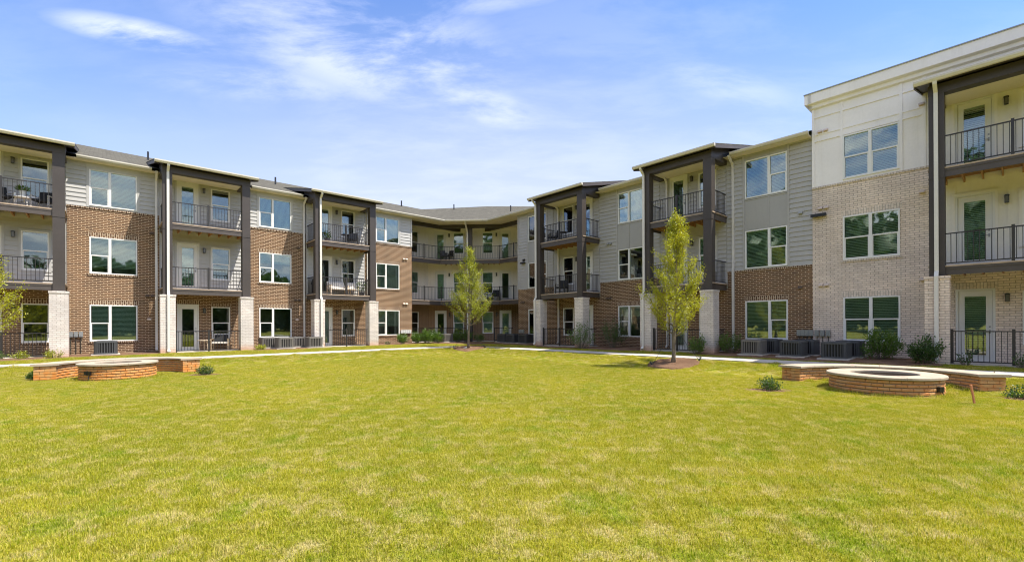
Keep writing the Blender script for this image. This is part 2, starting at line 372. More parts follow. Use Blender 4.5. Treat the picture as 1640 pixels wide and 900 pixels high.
# ------------------------------------------------------------------ ground, lawn, paths, beds
def make_ground():
    def axis(lo, hi, flo, fhi, step, grow=1.35):
        a = list(np.arange(flo, fhi + 1e-6, step)); x = flo; d = step
        while x > lo: d *= grow; x -= d; a.insert(0, max(x, lo))
        x = fhi; d = step
        while x < hi: d *= grow; x += d; a.append(min(x, hi))
        return a
    xs = axis(-900, 900, -26, 22, .6); ys = axis(-900, 900, 1, 40, .6)
    v = [(x, y, gh(x, y)) for y in ys for x in xs]; n = len(xs)
    f = [(j*n+i, j*n+i+1, (j+1)*n+i+1, (j+1)*n+i) for j in range(len(ys)-1) for i in range(n-1)]
    m = MB(); m.v = v; m.f = f
    o = link('lawn', m.mesh('lawn', True), 'lawn'); structure(o, 'wide mown yellow green lawn filling the courtyard')
make_ground()

def path_strip(name, w, pts, label):
    """pts: (s, o_inner, o_outer) along the wing"""
    m = MB(); K = []
    for i in range(len(pts) - 1):
        n = 14
        for k in range(n + (i == len(pts) - 2)):
            t = k / n; K.append([pts[i][j] * (1 - t) + pts[i+1][j] * t for j in range(3)])
    b = []
    for s, o0, o1 in K:
        row = []
        for o in (o0, o1):
            P = fr(w, s, o); h = gh(P.x, P.y); row += [(P.x, P.y, h + .022), (P.x, P.y, h - .1)]
        b.append(row)
    for i in range(len(b) - 1):
        a, c = b[i], b[i+1]; lo = lambda p: (p[0], p[1], p[2] - .012)
        m.poly(lo(a[0]), lo(a[2]), lo(c[2]), lo(c[0])); m.poly(lo(a[2]), a[3], c[3], lo(c[2])); m.poly(a[1], lo(a[0]), lo(c[0]), c[1])
    P_ = structure(link(name, m.mesh(name), 'pit_mortar'), label)
    S0, S1 = K[0][0], K[-1][0]; n = max(2, int(abs(S1 - S0) / 1.5)); rnd = random.Random(3)
    def at_s(s):
        for p, q in zip(K, K[1:]):
            t = (s - p[0]) / (q[0] - p[0])
            if -1e-6 <= t <= 1.000001: return p[1] + (q[1] - p[1]) * t, p[2] + (q[2] - p[2]) * t
        return K[-1][1], K[-1][2]
    for i in range(n):
        sa, sb = S0 + (S1 - S0) * i / n, S0 + (S1 - S0) * (i + 1) / n; g_ = .012 * (1 if sb > sa else -1); dz = rnd.uniform(.018, .026); sl = MB(); col_ = []
        for s in (sa + g_, sb - g_):
            for o in at_s(s): Q = fr(w, s, o); col_ += [(Q.x, Q.y, gh(Q.x, Q.y) + dz), (Q.x, Q.y, gh(Q.x, Q.y) - .06)]
        t0, u0, t1, u1, t2, u2, t3, u3 = col_
        sl.poly(t0, t1, t3, t2); sl.poly(t1, u1, u3, t3); sl.poly(u0, t0, t2, u2); sl.poly(t0, u0, u1, t1); sl.poly(u2, t2, t3, u3)
        link('paving_slab', sl.mesh('paving_slab'), 'concrete', P_)
    return P_
path_strip('path', 'L', [(-40, 4.4, 5.65), (-5.6, 4.4, 5.6)], 'pale concrete walk along the brown brick wing')
path_strip('path', 'R', [(40, 2.95, 4.2), (22.4, 2.95, 4.2), (14, 3.3, 4.35), (9.5, 3.5, 4.5), (5.45, 4.4, 5.6)], 'pale concrete walk along the shaded grey wing')
def corner_path():
    a, b = fr('L', -5.6, 4.4), fr('L', -5.6, 5.6); c, d = fr('R', 5.45, 4.4), fr('R', 5.45, 5.6)
    q0 = fr('C', 0, (4.4 + 5.5) / math.sqrt(2) - .25); q1 = fr('C', 0, (5.6 + 5.5) / math.sqrt(2) - .1)
    m = MB(); z = lambda p: (p.x, p.y, gh(p.x, p.y) + .022)
    m.poly(z(a), z(b), z(q1), z(q0)); m.poly(z(q0), z(q1), z(d), z(c))
    structure(link('path', m.mesh('path'), 'concrete'), 'pale concrete walk turning the inner corner of the courtyard')
corner_path()

BEDS = []
def bed(w, pts, label, name='mulch_bed', hgt=.035):
    """mulch bed outline in wing coordinates (w None = world), gently uneven"""
    P = [fr(w, *p) if w else Vector((p[0], p[1], 0)) for p in pts]
    BEDS.append([(p.x, p.y) for p in P])
    n = len(P); dense = []
    for i in range(n):
        a, b = P[i], P[(i+1) % n]; k = max(2, int((b - a).length / .3))
        for j in range(k): dense.append(a.lerp(b, j / k))
    c = sum(P, Vector((0, 0, 0))) / n; rnd = random.Random(len(BEDS)); m = MB(); rings = []
    for t in (1.0, .93, .75, .5, .25):
        ring = []
        for p in dense:
            q = c.lerp(p, t if t < 1 else 1 + rnd.uniform(-.02, .03)); ring.append((q.x, q.y, gh(q.x, q.y) + (.006 if t == 1 else hgt + rnd.uniform(-.012, .016))))
        rings.append(ring)
    for a, b in zip(rings, rings[1:]):
        for i in range(len(a)): j = (i + 1) % len(a); m.poly(a[i], a[j], b[j], b[i])
    m.poly(*rings[-1])
    return structure(link(name, m.mesh(name, True), 'mulch'), label)
for s0, s1, o0, o1, lb in ((-22.45, -19.3, 0.02, 2.15, 'red brown mulch bed round the lone condenser'), (-15.5, -12.3, .02, 2.35, 'red brown mulch bed under the row of condensers'), (-8.5, -5.2, .02, 1.5, 'mulch bed at the foot of the brick corner')):
    bed('L', [(s0, o0), (s0 + .1, o1), ((s0+s1)/2, o1 + .25), (s1, o1 - .1), (s1, o0)], lb)
bed('L', [(-29, 1.75), (-29, 2.6), (-26, 2.9), (-23.2, 2.75), (-22.4, 2.3), (-22.4, 1.75)], 'mulch strip in front of the fenced patio')
bed('R', [(12.5, .02), (12.5, 2.1), (14.3, 2.4), (16, 2.1), (16, .02)], 'shaded mulch bed below the two tall shrubs', )
bed('R', [(8.9, 1.8), (9.3, 2.3), (11, 2.45), (12.5, 2.1), (12.45, 1.8)], 'mulch strip before the far grey patio')
bed('R', [(19.6, .02), (18.6, 1.8), (18.5, 2.2), (20.5, 2.45), (23, 2.5), (26.2, 2.6), (27, 2.2), (26.4, .07)], 'long dark mulch bed below the pale brick wall')
bed('C', [(-4.6, 3.2), (-3.2, 4.2), (-2.0, 4.3), (0, 4.5), (1.2, 4.4), (1.9, 3.2), (.9, 2.2), (-.9, 2.2)], 'mulch bed with shrubs in the inner corner')
bed('R', [(2.7, .9), (3.3, 1.7), (5.2, 1.7), (8.3, 1.6), (8.3, .02), (5.6, .02), (4.2, .3)], 'shaded mulch bed round the corner condensers')

# ------------------------------------------------------------------ the apartment building
BLD = thing('apartment_building', 'three storey apartment building wrapping the courtyard, brick below and pale siding above', 'building', (C0.x, C0.y, 0))
def place(name, w, me, mat, s=0, o=0, z=0, parent=None, rz=0):
    """a part of the building (parent None) or a sub-part placed in its parent's own frame"""
    if parent is None:
        p = fr(w, s, o, z); return link(name, me, mat, BLD, (p.x - C0.x, p.y - C0.y, z), TH[w] + rz)
    return link(name, me, mat, parent, (s, -o, z), rz)
MC = {}
def cached(key, fn):
    if key not in MC: MC[key] = fn()
    return MC[key]
def boxmesh(name, *b):
    k = (name,) + tuple(round(x, 3) for x in b)
    return cached(k, lambda: MB().box(*b).mesh(name))

def wall(m, s0, s1, z0, z1, holes=(), o=0.0, th=.2):
    xs = sorted({s0, s1, *[max(s0, min(s1, h[0])) for h in holes], *[max(s0, min(s1, h[1])) for h in holes]})
    zs = sorted({z0, z1, *[max(z0, min(z1, h[2])) for h in holes], *[max(z0, min(z1, h[3])) for h in holes]})
    y0, y1 = -o, -o + th
    def solid(i, j):
        if i < 0 or j < 0 or i >= len(xs) - 1 or j >= len(zs) - 1: return False
        cx, cz = (xs[i] + xs[i+1]) / 2, (zs[j] + zs[j+1]) / 2
        return not any(h[0] < cx < h[1] and h[2] < cz < h[3] for h in holes)
    for i in range(len(xs) - 1):
        for j in range(len(zs) - 1):
            if not solid(i, j): continue
            a, b, c, d = xs[i], xs[i+1], zs[j], zs[j+1]
            m.poly((a, y0, c), (b, y0, c), (b, y0, d), (a, y0, d)); m.poly((b, y1, c), (a, y1, c), (a, y1, d), (b, y1, d))
            if not solid(i-1, j): m.poly((a, y1, c), (a, y0, c), (a, y0, d), (a, y1, d))
            if not solid(i+1, j): m.poly((b, y0, c), (b, y1, c), (b, y1, d), (b, y0, d))
            if not solid(i, j-1): m.poly((a, y1, c), (b, y1, c), (b, y0, c), (a, y0, c))
            if not solid(i, j+1): m.poly((a, y0, d), (b, y0, d), (b, y1, d), (a, y1, d))
    return m

F2, F3 = 3.12, 6.22
SILL = (0.62, 3.735, 6.845); HEAD = (2.305, 5.425, 8.505); WH = 1.685; DZ = (0.0, F2, F3)
WT = 1.69; W1 = .85; DW, DH = .92, 2.42

# ---- windows and doors
def frame_mesh(kind):
    m = MB(); w = WT if kind != 'single' else W1; b = .05
    def bar(x0, x1, z0, z1, y0=-.025, y1=.10): m.box(x0, x1, y0, y1, z0, z1)
    bar(0, w, 0, b, -.035); bar(0, w, WH - b, WH); bar(0, b, b, WH - b); bar(w - b, w, b, WH - b)
    if kind == 'hung_left': bar(.655, .755, b, WH - b)
    if kind == 'hung_right': bar(.935, 1.035, b, WH - b)
    if kind == 'both': bar(.795, .895, b, WH - b)
    return m.mesh('window_frame')
LITES = {'hung_left': [(.05, .655, 1), (.755, 1.64, 0)], 'hung_right': [(.05, .935, 0), (1.035, 1.64, 1)], 'both': [(.05, .795, 1), (.895, 1.64, 1)], 'single': [(.05, .80, 1)]}
def blind_mesh(w, z0, z1, tilt):
    m = MB(); z = z1; c, s = .027 * math.cos(tilt), .027 * math.sin(tilt)
    m.box(0, w, -.02, .02, z1 - .03, z1); z = z1 - .055
    while z > z0 + .03:
        m.poly((.005, -c, z - s), (w - .005, -c, z - s), (w - .005, c, z + s), (.005, c, z + s)); z -= .06
    m.box(0, w, -.015, .015, z0, z0 + .02)
    return m.mesh('blind')
RB = random.Random(5)
def window(w, s, z, kind, o=0.0, blind='full', parent=None):
    me = cached(('frame', kind), lambda: frame_mesh(kind)); W = place('window', w, me, 'white_trim', s, o, z)
    for x0, x1, hung in LITES[kind]:
        if hung:
            zs = [(.05, .83), (.855, WH - .05)]
            place('sash_rail', w, boxmesh('sash_rail', 0, x1 - x0, -.015, .05, 0, .05), 'white_trim', x0, 0, .815, W)
            sm = cached(('stile', round(x1 - x0, 3)), lambda: MB().box(0, .03, -.008, .04, 0, .765).box(x1 - x0 - .03, x1 - x0, -.008, .04, 0, .765).box(.03, x1 - x0 - .03, -.008, .04, 0, .03).mesh('sash'))
            place('sash', w, sm, 'white_trim', x0, 0, .05, W)
        else: zs = [(.05, WH - .05)]
        for a, b in zs: place('pane', w, boxmesh('pane', 0, x1 - x0, .03, .034, 0, b - a), 'glass', x0, 0, a, W)
        if blind != 'none':
            z0 = {'full': .06, 'half': .62, 'high': 1.1, 'low': .3}[blind]; ti = R(48) if blind != 'half' else R(40)
            bm = cached(('blind', round(x1 - x0, 3), z0), lambda: blind_mesh(x1 - x0 - .02, z0, WH - .05, ti))
            place('blind', w, bm, 'blind_white', x0 + .01, -.085, 0, W)
    return W
def door(w, s, z, o=0.0, blind='full', flip=False):
    fm = cached('doorframe', lambda: MB().box(0, .06, -.03, .12, 0, DH).box(DW - .06, DW, -.03, .12, 0, DH).box(.06, DW - .06, -.03, .12, DH - .06, DH).box(.06, DW - .06, -.03, .12, 0, .03).mesh('door_frame'))
    D = place('balcony_door', w, fm, 'door_paint', s, o, z)
    def leaf():
        m = MB(); a, b, t = .065, DW - .065, (.0, .045)
        m.box(a, .205, t[0], t[1], .035, DH - .065); m.box(DW - .205, b, t[0], t[1], .035, DH - .065); m.box(.205, DW - .205, t[0], t[1], .035, .24); m.box(.205, DW - .205, t[0], t[1], 2.18, DH - .065)
        m.box(.19, .215, -.014, 0, .225, 2.195); m.box(DW - .215, DW - .19, -.014, 0, .225, 2.195); m.box(.215, DW - .215, -.014, 0, .225, .25); m.box(.215, DW - .215, -.014, 0, 2.17, 2.195)
        return m.mesh('door_leaf')
    L = place('door_leaf', w, cached('leaf', leaf), 'door_paint', 0, 0, 0, D)
    place('pane', w, boxmesh('pane', 0, DW - .41, .018, .022, 0, 1.94), 'glass', .205, 0, .24, D)
    hx = DW - .13 if not flip else .10
    hm = cached(('handle', flip), lambda: MB().box(-.02, .02, -.012, 0, -.06, .06).tube([(0, -.01, 0), (0, -.055, 0), (-.1 if not flip else .1, -.055, 0)], .009, 6).box(-.02, .02, -.012, 0, .13, .18).mesh('door_handle'))
    place('door_handle', w, hm, 'metal_box', hx, 0, 1.02, D)
    if blind != 'none':
        z0 = {'full': .25, 'half': 1.1}[blind]
        place('blind', w, cached(('dblind', z0), lambda: blind_mesh(DW - .42, z0, 2.18, R(50))), 'blind_white', .21, -.06, 0, D)
    return D
def lamp(w, s, z, o=0.0):
    def mk():
        m = MB(); m.box(-.045, .045, -.015, 0, -.02, .16); m.box(-.02, .02, -.09, -.015, .135, .155)
        m.box(-.06, .06, -.155, -.035, .115, .135); m.box(-.04, .04, -.135, -.055, .135, .15); m.box(-.05, .05, -.145, -.045, -.11, -.095)
        for x in (-.05, .038):
            for y in (-.145, -.057): m.box(x, x + .012, y, y + .012, -.095, .115)
        return m.mesh('wall_lantern')
    L = place('wall_lantern', w, cached('lantern', mk), 'lantern_black', s, o, z)
    place('lantern_glass', w, boxmesh('lantern_glass', -.036, .036, -.131, -.059, -.09, .11), 'lantern_glass', 0, 0, 0, L)

# ---- wall pieces
def soldier(w, s0, s1, z, o=0.0, mat='brick_brown_soldier'): place('soldier_course', w, boxmesh('soldier_course', s0, s1, -.006, .05, z, z + .21), mat, 0, o, 0)
def sill(w, s0, s1, z, o=0.0, mat='brick_brown_soldier'): place('brick_sill', w, boxmesh('brick_sill', s0, s1, -.035, .05, z - .075, z), mat, 0, o, 0)
NB = [0]
def boards(w, s0, s1, z0, z1, mat, holes=(), exp=.2, single=True):
    """lap siding: every course is a board of its own"""
    part = None; joined = MB(); z = z0; n = int(math.ceil((z1 - z0) / exp - 1e-6))
    if single: part = place('lap_siding', w, boxmesh('lap_siding', s0 + .01, s1 - .01, -.001, .02, z0, z1) if not holes else wall(MB(), s0 + .005, s1 - .005, z0, z1, holes, .001, .02).mesh('lap_siding'), mat, 0, 0, 0)
    for i in range(n):
        a, b = z0 + i * exp, min(z0 + (i + 1) * exp, z1)
        cuts = [(h[0], h[1]) for h in holes if h[2] < (a + b) / 2 < h[3]]; x = s0; segs = []
        for c in sorted(cuts):
            if c[0] > x + .03: segs.append((x, c[0]))
            x = max(x, c[1])
        if s1 > x + .03: segs.append((x, s1))
        for p, q in segs:
            k = ('board', round(q - p, 2), round(b - a, 3)); d = b - a
            def mk(): return MB().xprism([(-.036, 0), (-.006, d), (.001, d), (.001, 0)], 0, q - p).mesh('siding_board')
            if single: place('siding_board', w, cached(k, mk), mat, p, 0, a, part); NB[0] += 1
            else: joined.xprism([(-.036, a), (-.006, b), (.001, b), (.001, a)], p, q)
    if not single: stuff(place('lap_siding', w, joined.mesh('lap_siding'), mat))
def trim(w, s0, s1, z0, z1, mat, o=0.0, t=.042): place('trim_board', w, boxmesh('trim_board', s0, s1, -t, .002, z0, z1), mat, 0, o, 0)

EAVE = 8.90
def win_bay_L(s0, s1, ws, blinds):
    hol = [(ws, ws + WT, SILL[k], HEAD[k]) for k in range(3)]
    place('brick_wall', 'L', wall(MB(), s0, s1, -.35, 6.70, hol[:2]).mesh('brick_wall'), 'brick_brown')
    place('brick_ledge', 'L', MB().box(s0, s1, -.03, .2, 6.70, 6.77).mesh('brick_ledge'), 'brick_brown_soldier')
    place('siding_wall', 'L', wall(MB(), s0, s1, 6.77, EAVE, hol[2:]).mesh('upper_wall'), 'siding')
    a, b = ws - .10, ws + WT + .10
    boards('L', s0, a, 6.77, EAVE - .16, 'siding'); boards('L', b, s1, 6.77, EAVE - .16, 'siding')
    trim('L', a, ws, 6.77, EAVE, 'siding'); trim('L', ws + WT, b, 6.77, EAVE, 'siding'); trim('L', ws, ws + WT, HEAD[2], EAVE, 'siding'); trim('L', s0, a, EAVE - .16, EAVE, 'siding', t=.038); trim('L', b, s1, EAVE - .16, EAVE, 'siding', t=.038)
    for k in range(3): window('L', ws, SILL[k], 'hung_left', 0, blinds[k])
    for k in range(2): soldier('L', ws - .06, ws + WT + .06, HEAD[k]); sill('L', ws - .06, ws + WT + .06, SILL[k])
def win_bay_R(s0, s1, ws, kind, blinds):
    hol = [(ws, ws + WT, SILL[k], HEAD[k]) for k in range(3)]
    place('brick_wall', 'R', wall(MB(), s0, s1, -.35, 3.62, hol[:1]).mesh('brick_wall'), 'brick_brown')
    place('brick_ledge', 'R', MB().box(s0, s1, -.03, .2, 3.62, 3.69).mesh('brick_ledge'), 'brick_brown_soldier')
    place('siding_wall', 'R', wall(MB(), s0, s1, 3.69, EAVE, hol[1:]).mesh('upper_wall'), 'panel_grey')
    a, b = ws - .09, ws + WT + .09
    boards('R', s0, a, 3.69, EAVE - .16, 'siding_grey'); boards('R', b, s1, 3.69, EAVE - .16, 'siding_grey')
    for x in (a, ws + WT + .01): trim('R', x, x + .08, 3.69, EAVE, 'siding_grey')
    for z0, z1 in ((HEAD[1] + .02, SILL[2] - .03), (HEAD[2] + .02, EAVE)):
        c = ws + (.985 if kind == 'hung_right' else .705)
        place('flat_panel', 'R', boxmesh('flat_panel', a + .08, c - .03, -.012, .01, z0, z1), 'panel_grey'); place('flat_panel', 'R', boxmesh('flat_panel', c + .03, ws + WT + .01, -.012, .01, z0, z1), 'panel_grey')
        trim('R', c - .03, c + .03, z0, z1, 'panel_grey', t=.03)
    trim('R', a + .08, ws + WT + .01, SILL[2] - .075, SILL[2] - .03, 'panel_grey', t=.035)
    trim('R', s0, a, EAVE - .16, EAVE, 'siding_grey', t=.038); trim('R', b, s1, EAVE - .16, EAVE, 'siding_grey', t=.038)
    for k in range(3): window('R', ws, SILL[k], kind, 0, blinds[k])
    soldier('R', ws - .06, ws + WT + .06, HEAD[0]); sill('R', ws - .06, ws + WT + .06, SILL[0])
win_bay_L(-34, -26.15, -28.7, ('full', 'full', 'full'))
win_bay_L(-22.5, -19.2, -21.74, ('full', 'low', 'full'))
win_bay_L(-15.55, -12.3, -14.78, ('none', 'high', 'full'))
win_bay_L(-8.62, -5.17, -7.835, ('half', 'full', 'full'))
win_bay_R(5.40, 8.72, 6.41, 'hung_right', ('full', 'full', 'none'))
win_bay_R(12.34, 16.13, 13.575, 'hung_left', ('high', 'none', 'full'))
win_bay_R(19.52, 22.9, 20.293, 'hung_right', ('full', 'full', 'full'))

# ---- the pale section at the end of the shaded wing
def pale_bay(s0, s1, ws):
    o = .06; hol = [(ws, ws + 1.66, SILL[k], HEAD[k]) for k in range(3)]
    place('brick_wall', 'R', wall(MB(), s0, s1, -.35, 6.68, hol[:2], 0, .25).mesh('brick_wall'), 'brick_pale', 0, o)
    place('brick_ledge', 'R', MB().box(s0, s1, -.035, .2, 6.68, 6.75).mesh('brick_ledge'), 'brick_pale_soldier', 0, o)
    place('parapet_wall', 'R', wall(MB(), s0, s1, 6.75, 10.42, hol[2:], 0, .25).mesh('parapet_wall'), 'white_panel', 0, o)
    for k in range(3): window('R', ws - .015, SILL[k], 'both', o + .005, 'full')
    for k in range(2): soldier('R', ws - .07, ws + 1.73, HEAD[k], o, 'brick_pale_soldier'); sill('R', ws - .07, ws + 1.73, SILL[k], o, 'brick_pale_soldier')
    t = lambda a, b, c, d, th=.03: trim('R', a, b, c, d, 'white_panel', o, th)
    for x in (ws - .09, ws + 1.67): t(x, x + .09, 6.75, 9.86)
    t(s0, s0 + .09, 6.75, 9.86); t(s1 - .3, s1 - .21, 6.75, 9.86)
    for a, b in ((s0 + .09, ws - .09), (ws, ws + 1.67), (ws + 1.76, s1 - .3)):
        t(a, b, 9.50, 9.56); t(a, b, 8.57, 8.83, .012); t(a, b, 8.80, 8.86, .032); t(a, b, 8.55, 8.60, .032)
pale_bay(22.9, 26.52, 23.93)
place('parapet_wall', 'R', MB().box(26.52, 36, 0, .25, 8.9, 10.42).mesh('parapet_wall'), 'white_panel', 0, .06)
for x in (26.9, 28.7, 30.5): trim('R', x, x + .09, 8.9, 9.86, 'white_panel', .06, .02)
place('cornice', 'R', MB().xprism([(-.02, 9.86), (-.10, 9.90), (-.10, 10.02), (-.24, 10.07), (-.24, 10.44), (.25, 10.44), (.25, 10.2), (0.02, 9.86)], 22.82, 36).mesh('cornice'), 'white_panel', 0, .06)
place('cornice', 'R', MB().box(22.70, 22.94, -.24, 8, 10.06, 10.438).box(22.82, 22.94, -.10, 8, 9.89, 10.06).box(22.9, 23.1, .25, 8, 8.6, 9.89).mesh('cornice'), 'white_panel', 0, .06)
place('coping', 'R', MB().box(22.68, 36, -.27, .3, 10.44, 10.48).box(22.68, 23.0, .3, 8, 10.44, 10.48).mesh('coping'), 'metal_box', 0, .06)
place('flat_roof', 'R', MB().box(23, 36, .25, 14, 10.0, 10.1).mesh('flat_roof'), 'shingle', 0, .06)

# ---- balcony stacks
def railing(w, s0, z, runs, posts, single, zt=1.02, sub='baluster'):
    """runs: list of ((x0,y0),(x1,y1)) in local coordinates (y = -o)"""
    m = MB()
    for (x0, y0), (x1, y1) in runs:
        a, b = Vector((x0, y0, 0)), Vector((x1, y1, 0)); d = (b - a).normalized(); n = Vector((-d.y, d.x, 0)) * .02
        for h0, h1, k in ((zt - .035, zt, 1.0), (.055, .09, .8)):
            c = [a - n * k, b - n * k, b + n * k, a + n * k]; m.prism([(p.x, p.y) for p in c], h0, h1)
    rl = place('balcony_railing', w, m.mesh('balcony_railing'), 'rail_black', s0, 0, z)
    pm = boxmesh('rail_post', -.035, .035, -.035, .035, 0, zt + .05); bm = boxmesh(sub, -.0085, .0085, -.0085, .0085, .09, zt - .035); j = MB()
    for x, y in posts: link('rail_post', pm, 'rail_black', rl, (x, y, .0))
    for (x0, y0), (x1, y1) in runs:
        L = math.hypot(x1 - x0, y1 - y0); n = max(2, int(round(L / .125)))
        for i in range(1, n):
            x, y = x0 + (x1 - x0) * i / n, y0 + (y1 - y0) * i / n
            if single: link(sub, bm, 'rail_black', rl, (x, y, 0))
            else: j.box(x - .0085, x + .0085, y - .0085, y + .0085, .09, zt - .035)
    if not single and j.v: stuff(link('baluster', j.mesh('baluster'), 'rail_black', rl))
    return rl

def stack(w, s0, s1, dspout, doors, wins, lamps, mats, single=0, gf_rail=None, z_ds=None, blinds=('full',)*6, side_rails=True, pil='brick_white'):
    """one projecting stack of balconies: s0..s1 outer faces of its two posts"""
    W_ = s1 - s0; col = .37; ST = link('balcony_stack', None, None, BLD, tuple(fr(w, s0, 0) - Vector((C0.x, C0.y, 0))), TH[w])
    P = lambda n, me, mat: link(n, me, mat, ST)
    yf = -1.62
    for x in (0, W_ - col):
        c = MB().box(x, x + col, yf, yf + col, 2.80, 8.62)
        for z in (F2 - .04, F3 - .04): c.box(x - .012, x + col + .012, yf - .012, yf + col + .012, z - .30, z - .285)
        P('column', c.mesh('column'), 'brown_paint')
        m = MB().box(x - .105, x + col + .105, yf - .105, yf + col + .105, -.35, 2.70)
        P('brick_pillar', m.mesh('brick_pillar'), pil)
        P('pillar_cap', MB().box(x - .125, x + col + .125, yf - .125, yf + col + .125, 2.70, 2.785).box(x - .02, x + col + .02, yf - .02, yf + col + .02, 2.785, 2.80).mesh('pillar_cap'), pil)
    for z in (F2, F3):
        P('deck', MB().box(-.03 + col * .0, W_ + .03, -1.575, -.03, z - .045, z).mesh('deck'), 'deck_edge')
        P('rim_board', MB().box(col, W_ - col, -1.55, -1.50, z - .30, z - .047).box(col, W_ - col, -1.565, -1.55, z - .12, z - .047).mesh('rim_board'), 'rim_paint')
        for x in (.03, W_ - .08): P('rim_board', MB().box(x, x + .05, -1.25, -.03, z - .30, z - .047).mesh('rim_board'), 'rim_paint')
        n = 8
        for i in range(n):
            x = .3 + (W_ - .6) * i / (n - 1); P('joist', boxmesh('joist', x - .02, x + .02, -1.49, -.03, z - .25, z - .047), 'joist_wood')
        P('deck_boards', boxmesh('deck_boards', .1, W_ - .1, -1.5, -.03, z - .055, z - .046), 'joist_wood')
    P('patio_slab', MB().box(-.05, W_ + .05, -1.6, -.002, -.12, .045).mesh('patio_slab'), 'concrete')
    # roof over the stack
    P('ceiling', MB().box(.1, W_ - .1, -1.3, -.025, 8.64, 8.68).mesh('ceiling'), 'cream_soffit')
    P('beam', MB().box(-.01, W_ + .01, yf - .01, yf + .33, 8.57, 8.87).mesh('beam'), 'brown_paint')
    for x in (.0, W_ - .3): P('beam', MB().box(x, x + .3, yf + .33, -.03, 8.575, 8.80).mesh('beam'), 'brown_paint')
    sl = .235; zt = lambda y: 8.99 + sl * (y + 1.95); e = .32; yb = 3.6
    for x in (.02, W_ - .1): P('gable_infill', MB().xprism([(yf + .3, 8.7), (yf + .02, zt(yf) - .12), (.35, zt(.35) - .12), (.35, 8.7)], x, x + .08).mesh('gable_infill'), 'brown_paint')
    P('roof_deck', MB().xprism([(-1.93, zt(-1.93) - .05), (-1.93, zt(-1.93)), (yb, zt(yb)), (yb, zt(yb) - .05)], -e, W_ + e).mesh('roof_deck'), 'shingle')
    for x in (-e, W_ + e - .04): P('rake_board', MB().xprism([(-1.92, zt(-1.92) - .20), (-1.92, zt(-1.92) - .052), (yb, zt(yb) - .052), (yb, zt(yb) - .20)], x, x + .04).mesh('rake_board'), 'rim_paint')
    P('soffit', MB().xprism([(-1.90, zt(-1.9) - .12), (.3, zt(.3) - .12), (.3, zt(.3) - .14), (-1.90, zt(-1.9) - .14)], -e + .04, W_ + e - .04).mesh('soffit'), 'brown_paint')
    P('gutter', MB().xprism([(-1.93, 8.975), (-2.05, 8.985), (-2.05, 8.93), (-2.01, 8.86), (-1.93, 8.86)], -e, W_ + e).mesh('gutter'), 'gutter_cream')
    if dspout is not None:
        x = dspout; P('downspout', MB().rect_path([(x, -1.97, 8.87), (x, -1.95, 8.80), (x, -1.70, 8.60), (x, -1.685, 8.45), (x, -1.685, 2.95), (x, -1.79, 2.78), (x, -1.79, .22), (x, -1.87, .10)], .10, .075).mesh('downspout'), 'downspout_white')
    # back wall: openings
    d0, w0 = doors, wins
    hd = [(s0 + d0, s0 + d0 + DW, DZ[k], DZ[k] + DH) for k in range(3)]; hw = [(s0 + w0, s0 + w0 + W1, SILL[k], HEAD[k]) for k in range(3)]
    brickm, sidem, style = mats; o_ = .0
    place('brick_wall', w, wall(MB(), s0, s1, -.35, 2.92, [hd[0], hw[0]]).mesh('brick_wall'), brickm)
    place('siding_wall', w, wall(MB(), s0, s1, 2.92, 8.9, hd[1:] + hw[1:]).mesh('upper_wall'), sidem)
    for k in (1, 2):
        top = F3 - .3 if k == 1 else 8.62
        hh = [(s0 + d0 - .07, s0 + d0 + DW + .07, DZ[k] - .1, DZ[k] + DH + .08), (s0 + w0 - .07, s0 + w0 + W1 + .07, SILL[k] - .07, HEAD[k] + .07)]
        if style == 'lap': boards(w, s0 + .05, s1 - .05, DZ[k] + .02, top, sidem, hh, single=False)
        else:
            for i in range(int(W_ / .41) + 1):
                x = s0 + .06 + i * .41; cuts = sorted([(h[2], h[3]) for h in hh if h[0] - .03 < x < h[1]]); z = DZ[k] + .02
                for c in cuts + [(top, top)]:
                    if c[0] > z + .05: place('batten', w, boxmesh('batten', 0, .045, -.02, .001, 0, c[0] - z), sidem, x, 0, z)
                    z = max(z, c[1])
        for h, nm in ((hh[0], 0), (hh[1], 1)):
            z0 = max(h[2], DZ[k] + .02); zi = h[3] - (.08 if nm == 0 else .07)
            tm = MB().box(h[0], h[0] + .07, -.042, .002, z0, h[3]).box(h[1] - .07, h[1], -.042, .002, z0, h[3]).box(h[0] + .07, h[1] - .07, -.042, .002, zi, h[3])
            if nm: tm.box(h[0] + .07, h[1] - .07, -.042, .002, z0, z0 + .07)
            place('casing', w, tm.mesh('casing'), sidem)
    sm = 'brick_pale_soldier' if brickm == 'brick_pale' else 'brick_brown_soldier'
    soldier(w, s0 + d0 - .06, s0 + d0 + DW + .06, DH, 0, sm); soldier(w, s0 + w0 - .06, s0 + w0 + W1 + .06, HEAD[0], 0, sm); sill(w, s0 + w0 - .05, s0 + w0 + W1 + .05, SILL[0], 0, sm)
    for k in range(3):
        door(w, s0 + d0, DZ[k] + .002, 0, blinds[k]); window(w, s0 + w0, SILL[k], 'single', 0, blinds[3 + k]); lamp(w, s0 + lamps, DZ[k] + 2.08, .02)
    # railings
    for k, z in ((1, F2), (2, F3)):
        runs = [((col, -1.48), (W_ - col, -1.48)), ((.06, -1.25), (.06, -.03)), ((W_ - .06, -1.25), (W_ - .06, -.03))]
        railing(w, s0, z, runs, [(W_ / 2, -1.48)], single > 0)
    if gf_rail: railing(w, s0, .045, gf_rail, [(r[0][0] + .04, r[0][1]) for r in gf_rail] + [((r[0][0] + r[1][0]) / 2, (r[0][1] + r[1][1]) / 2) for r in gf_rail if abs(r[1][0] - r[0][0]) > 1.5], single > 1)
    return ST
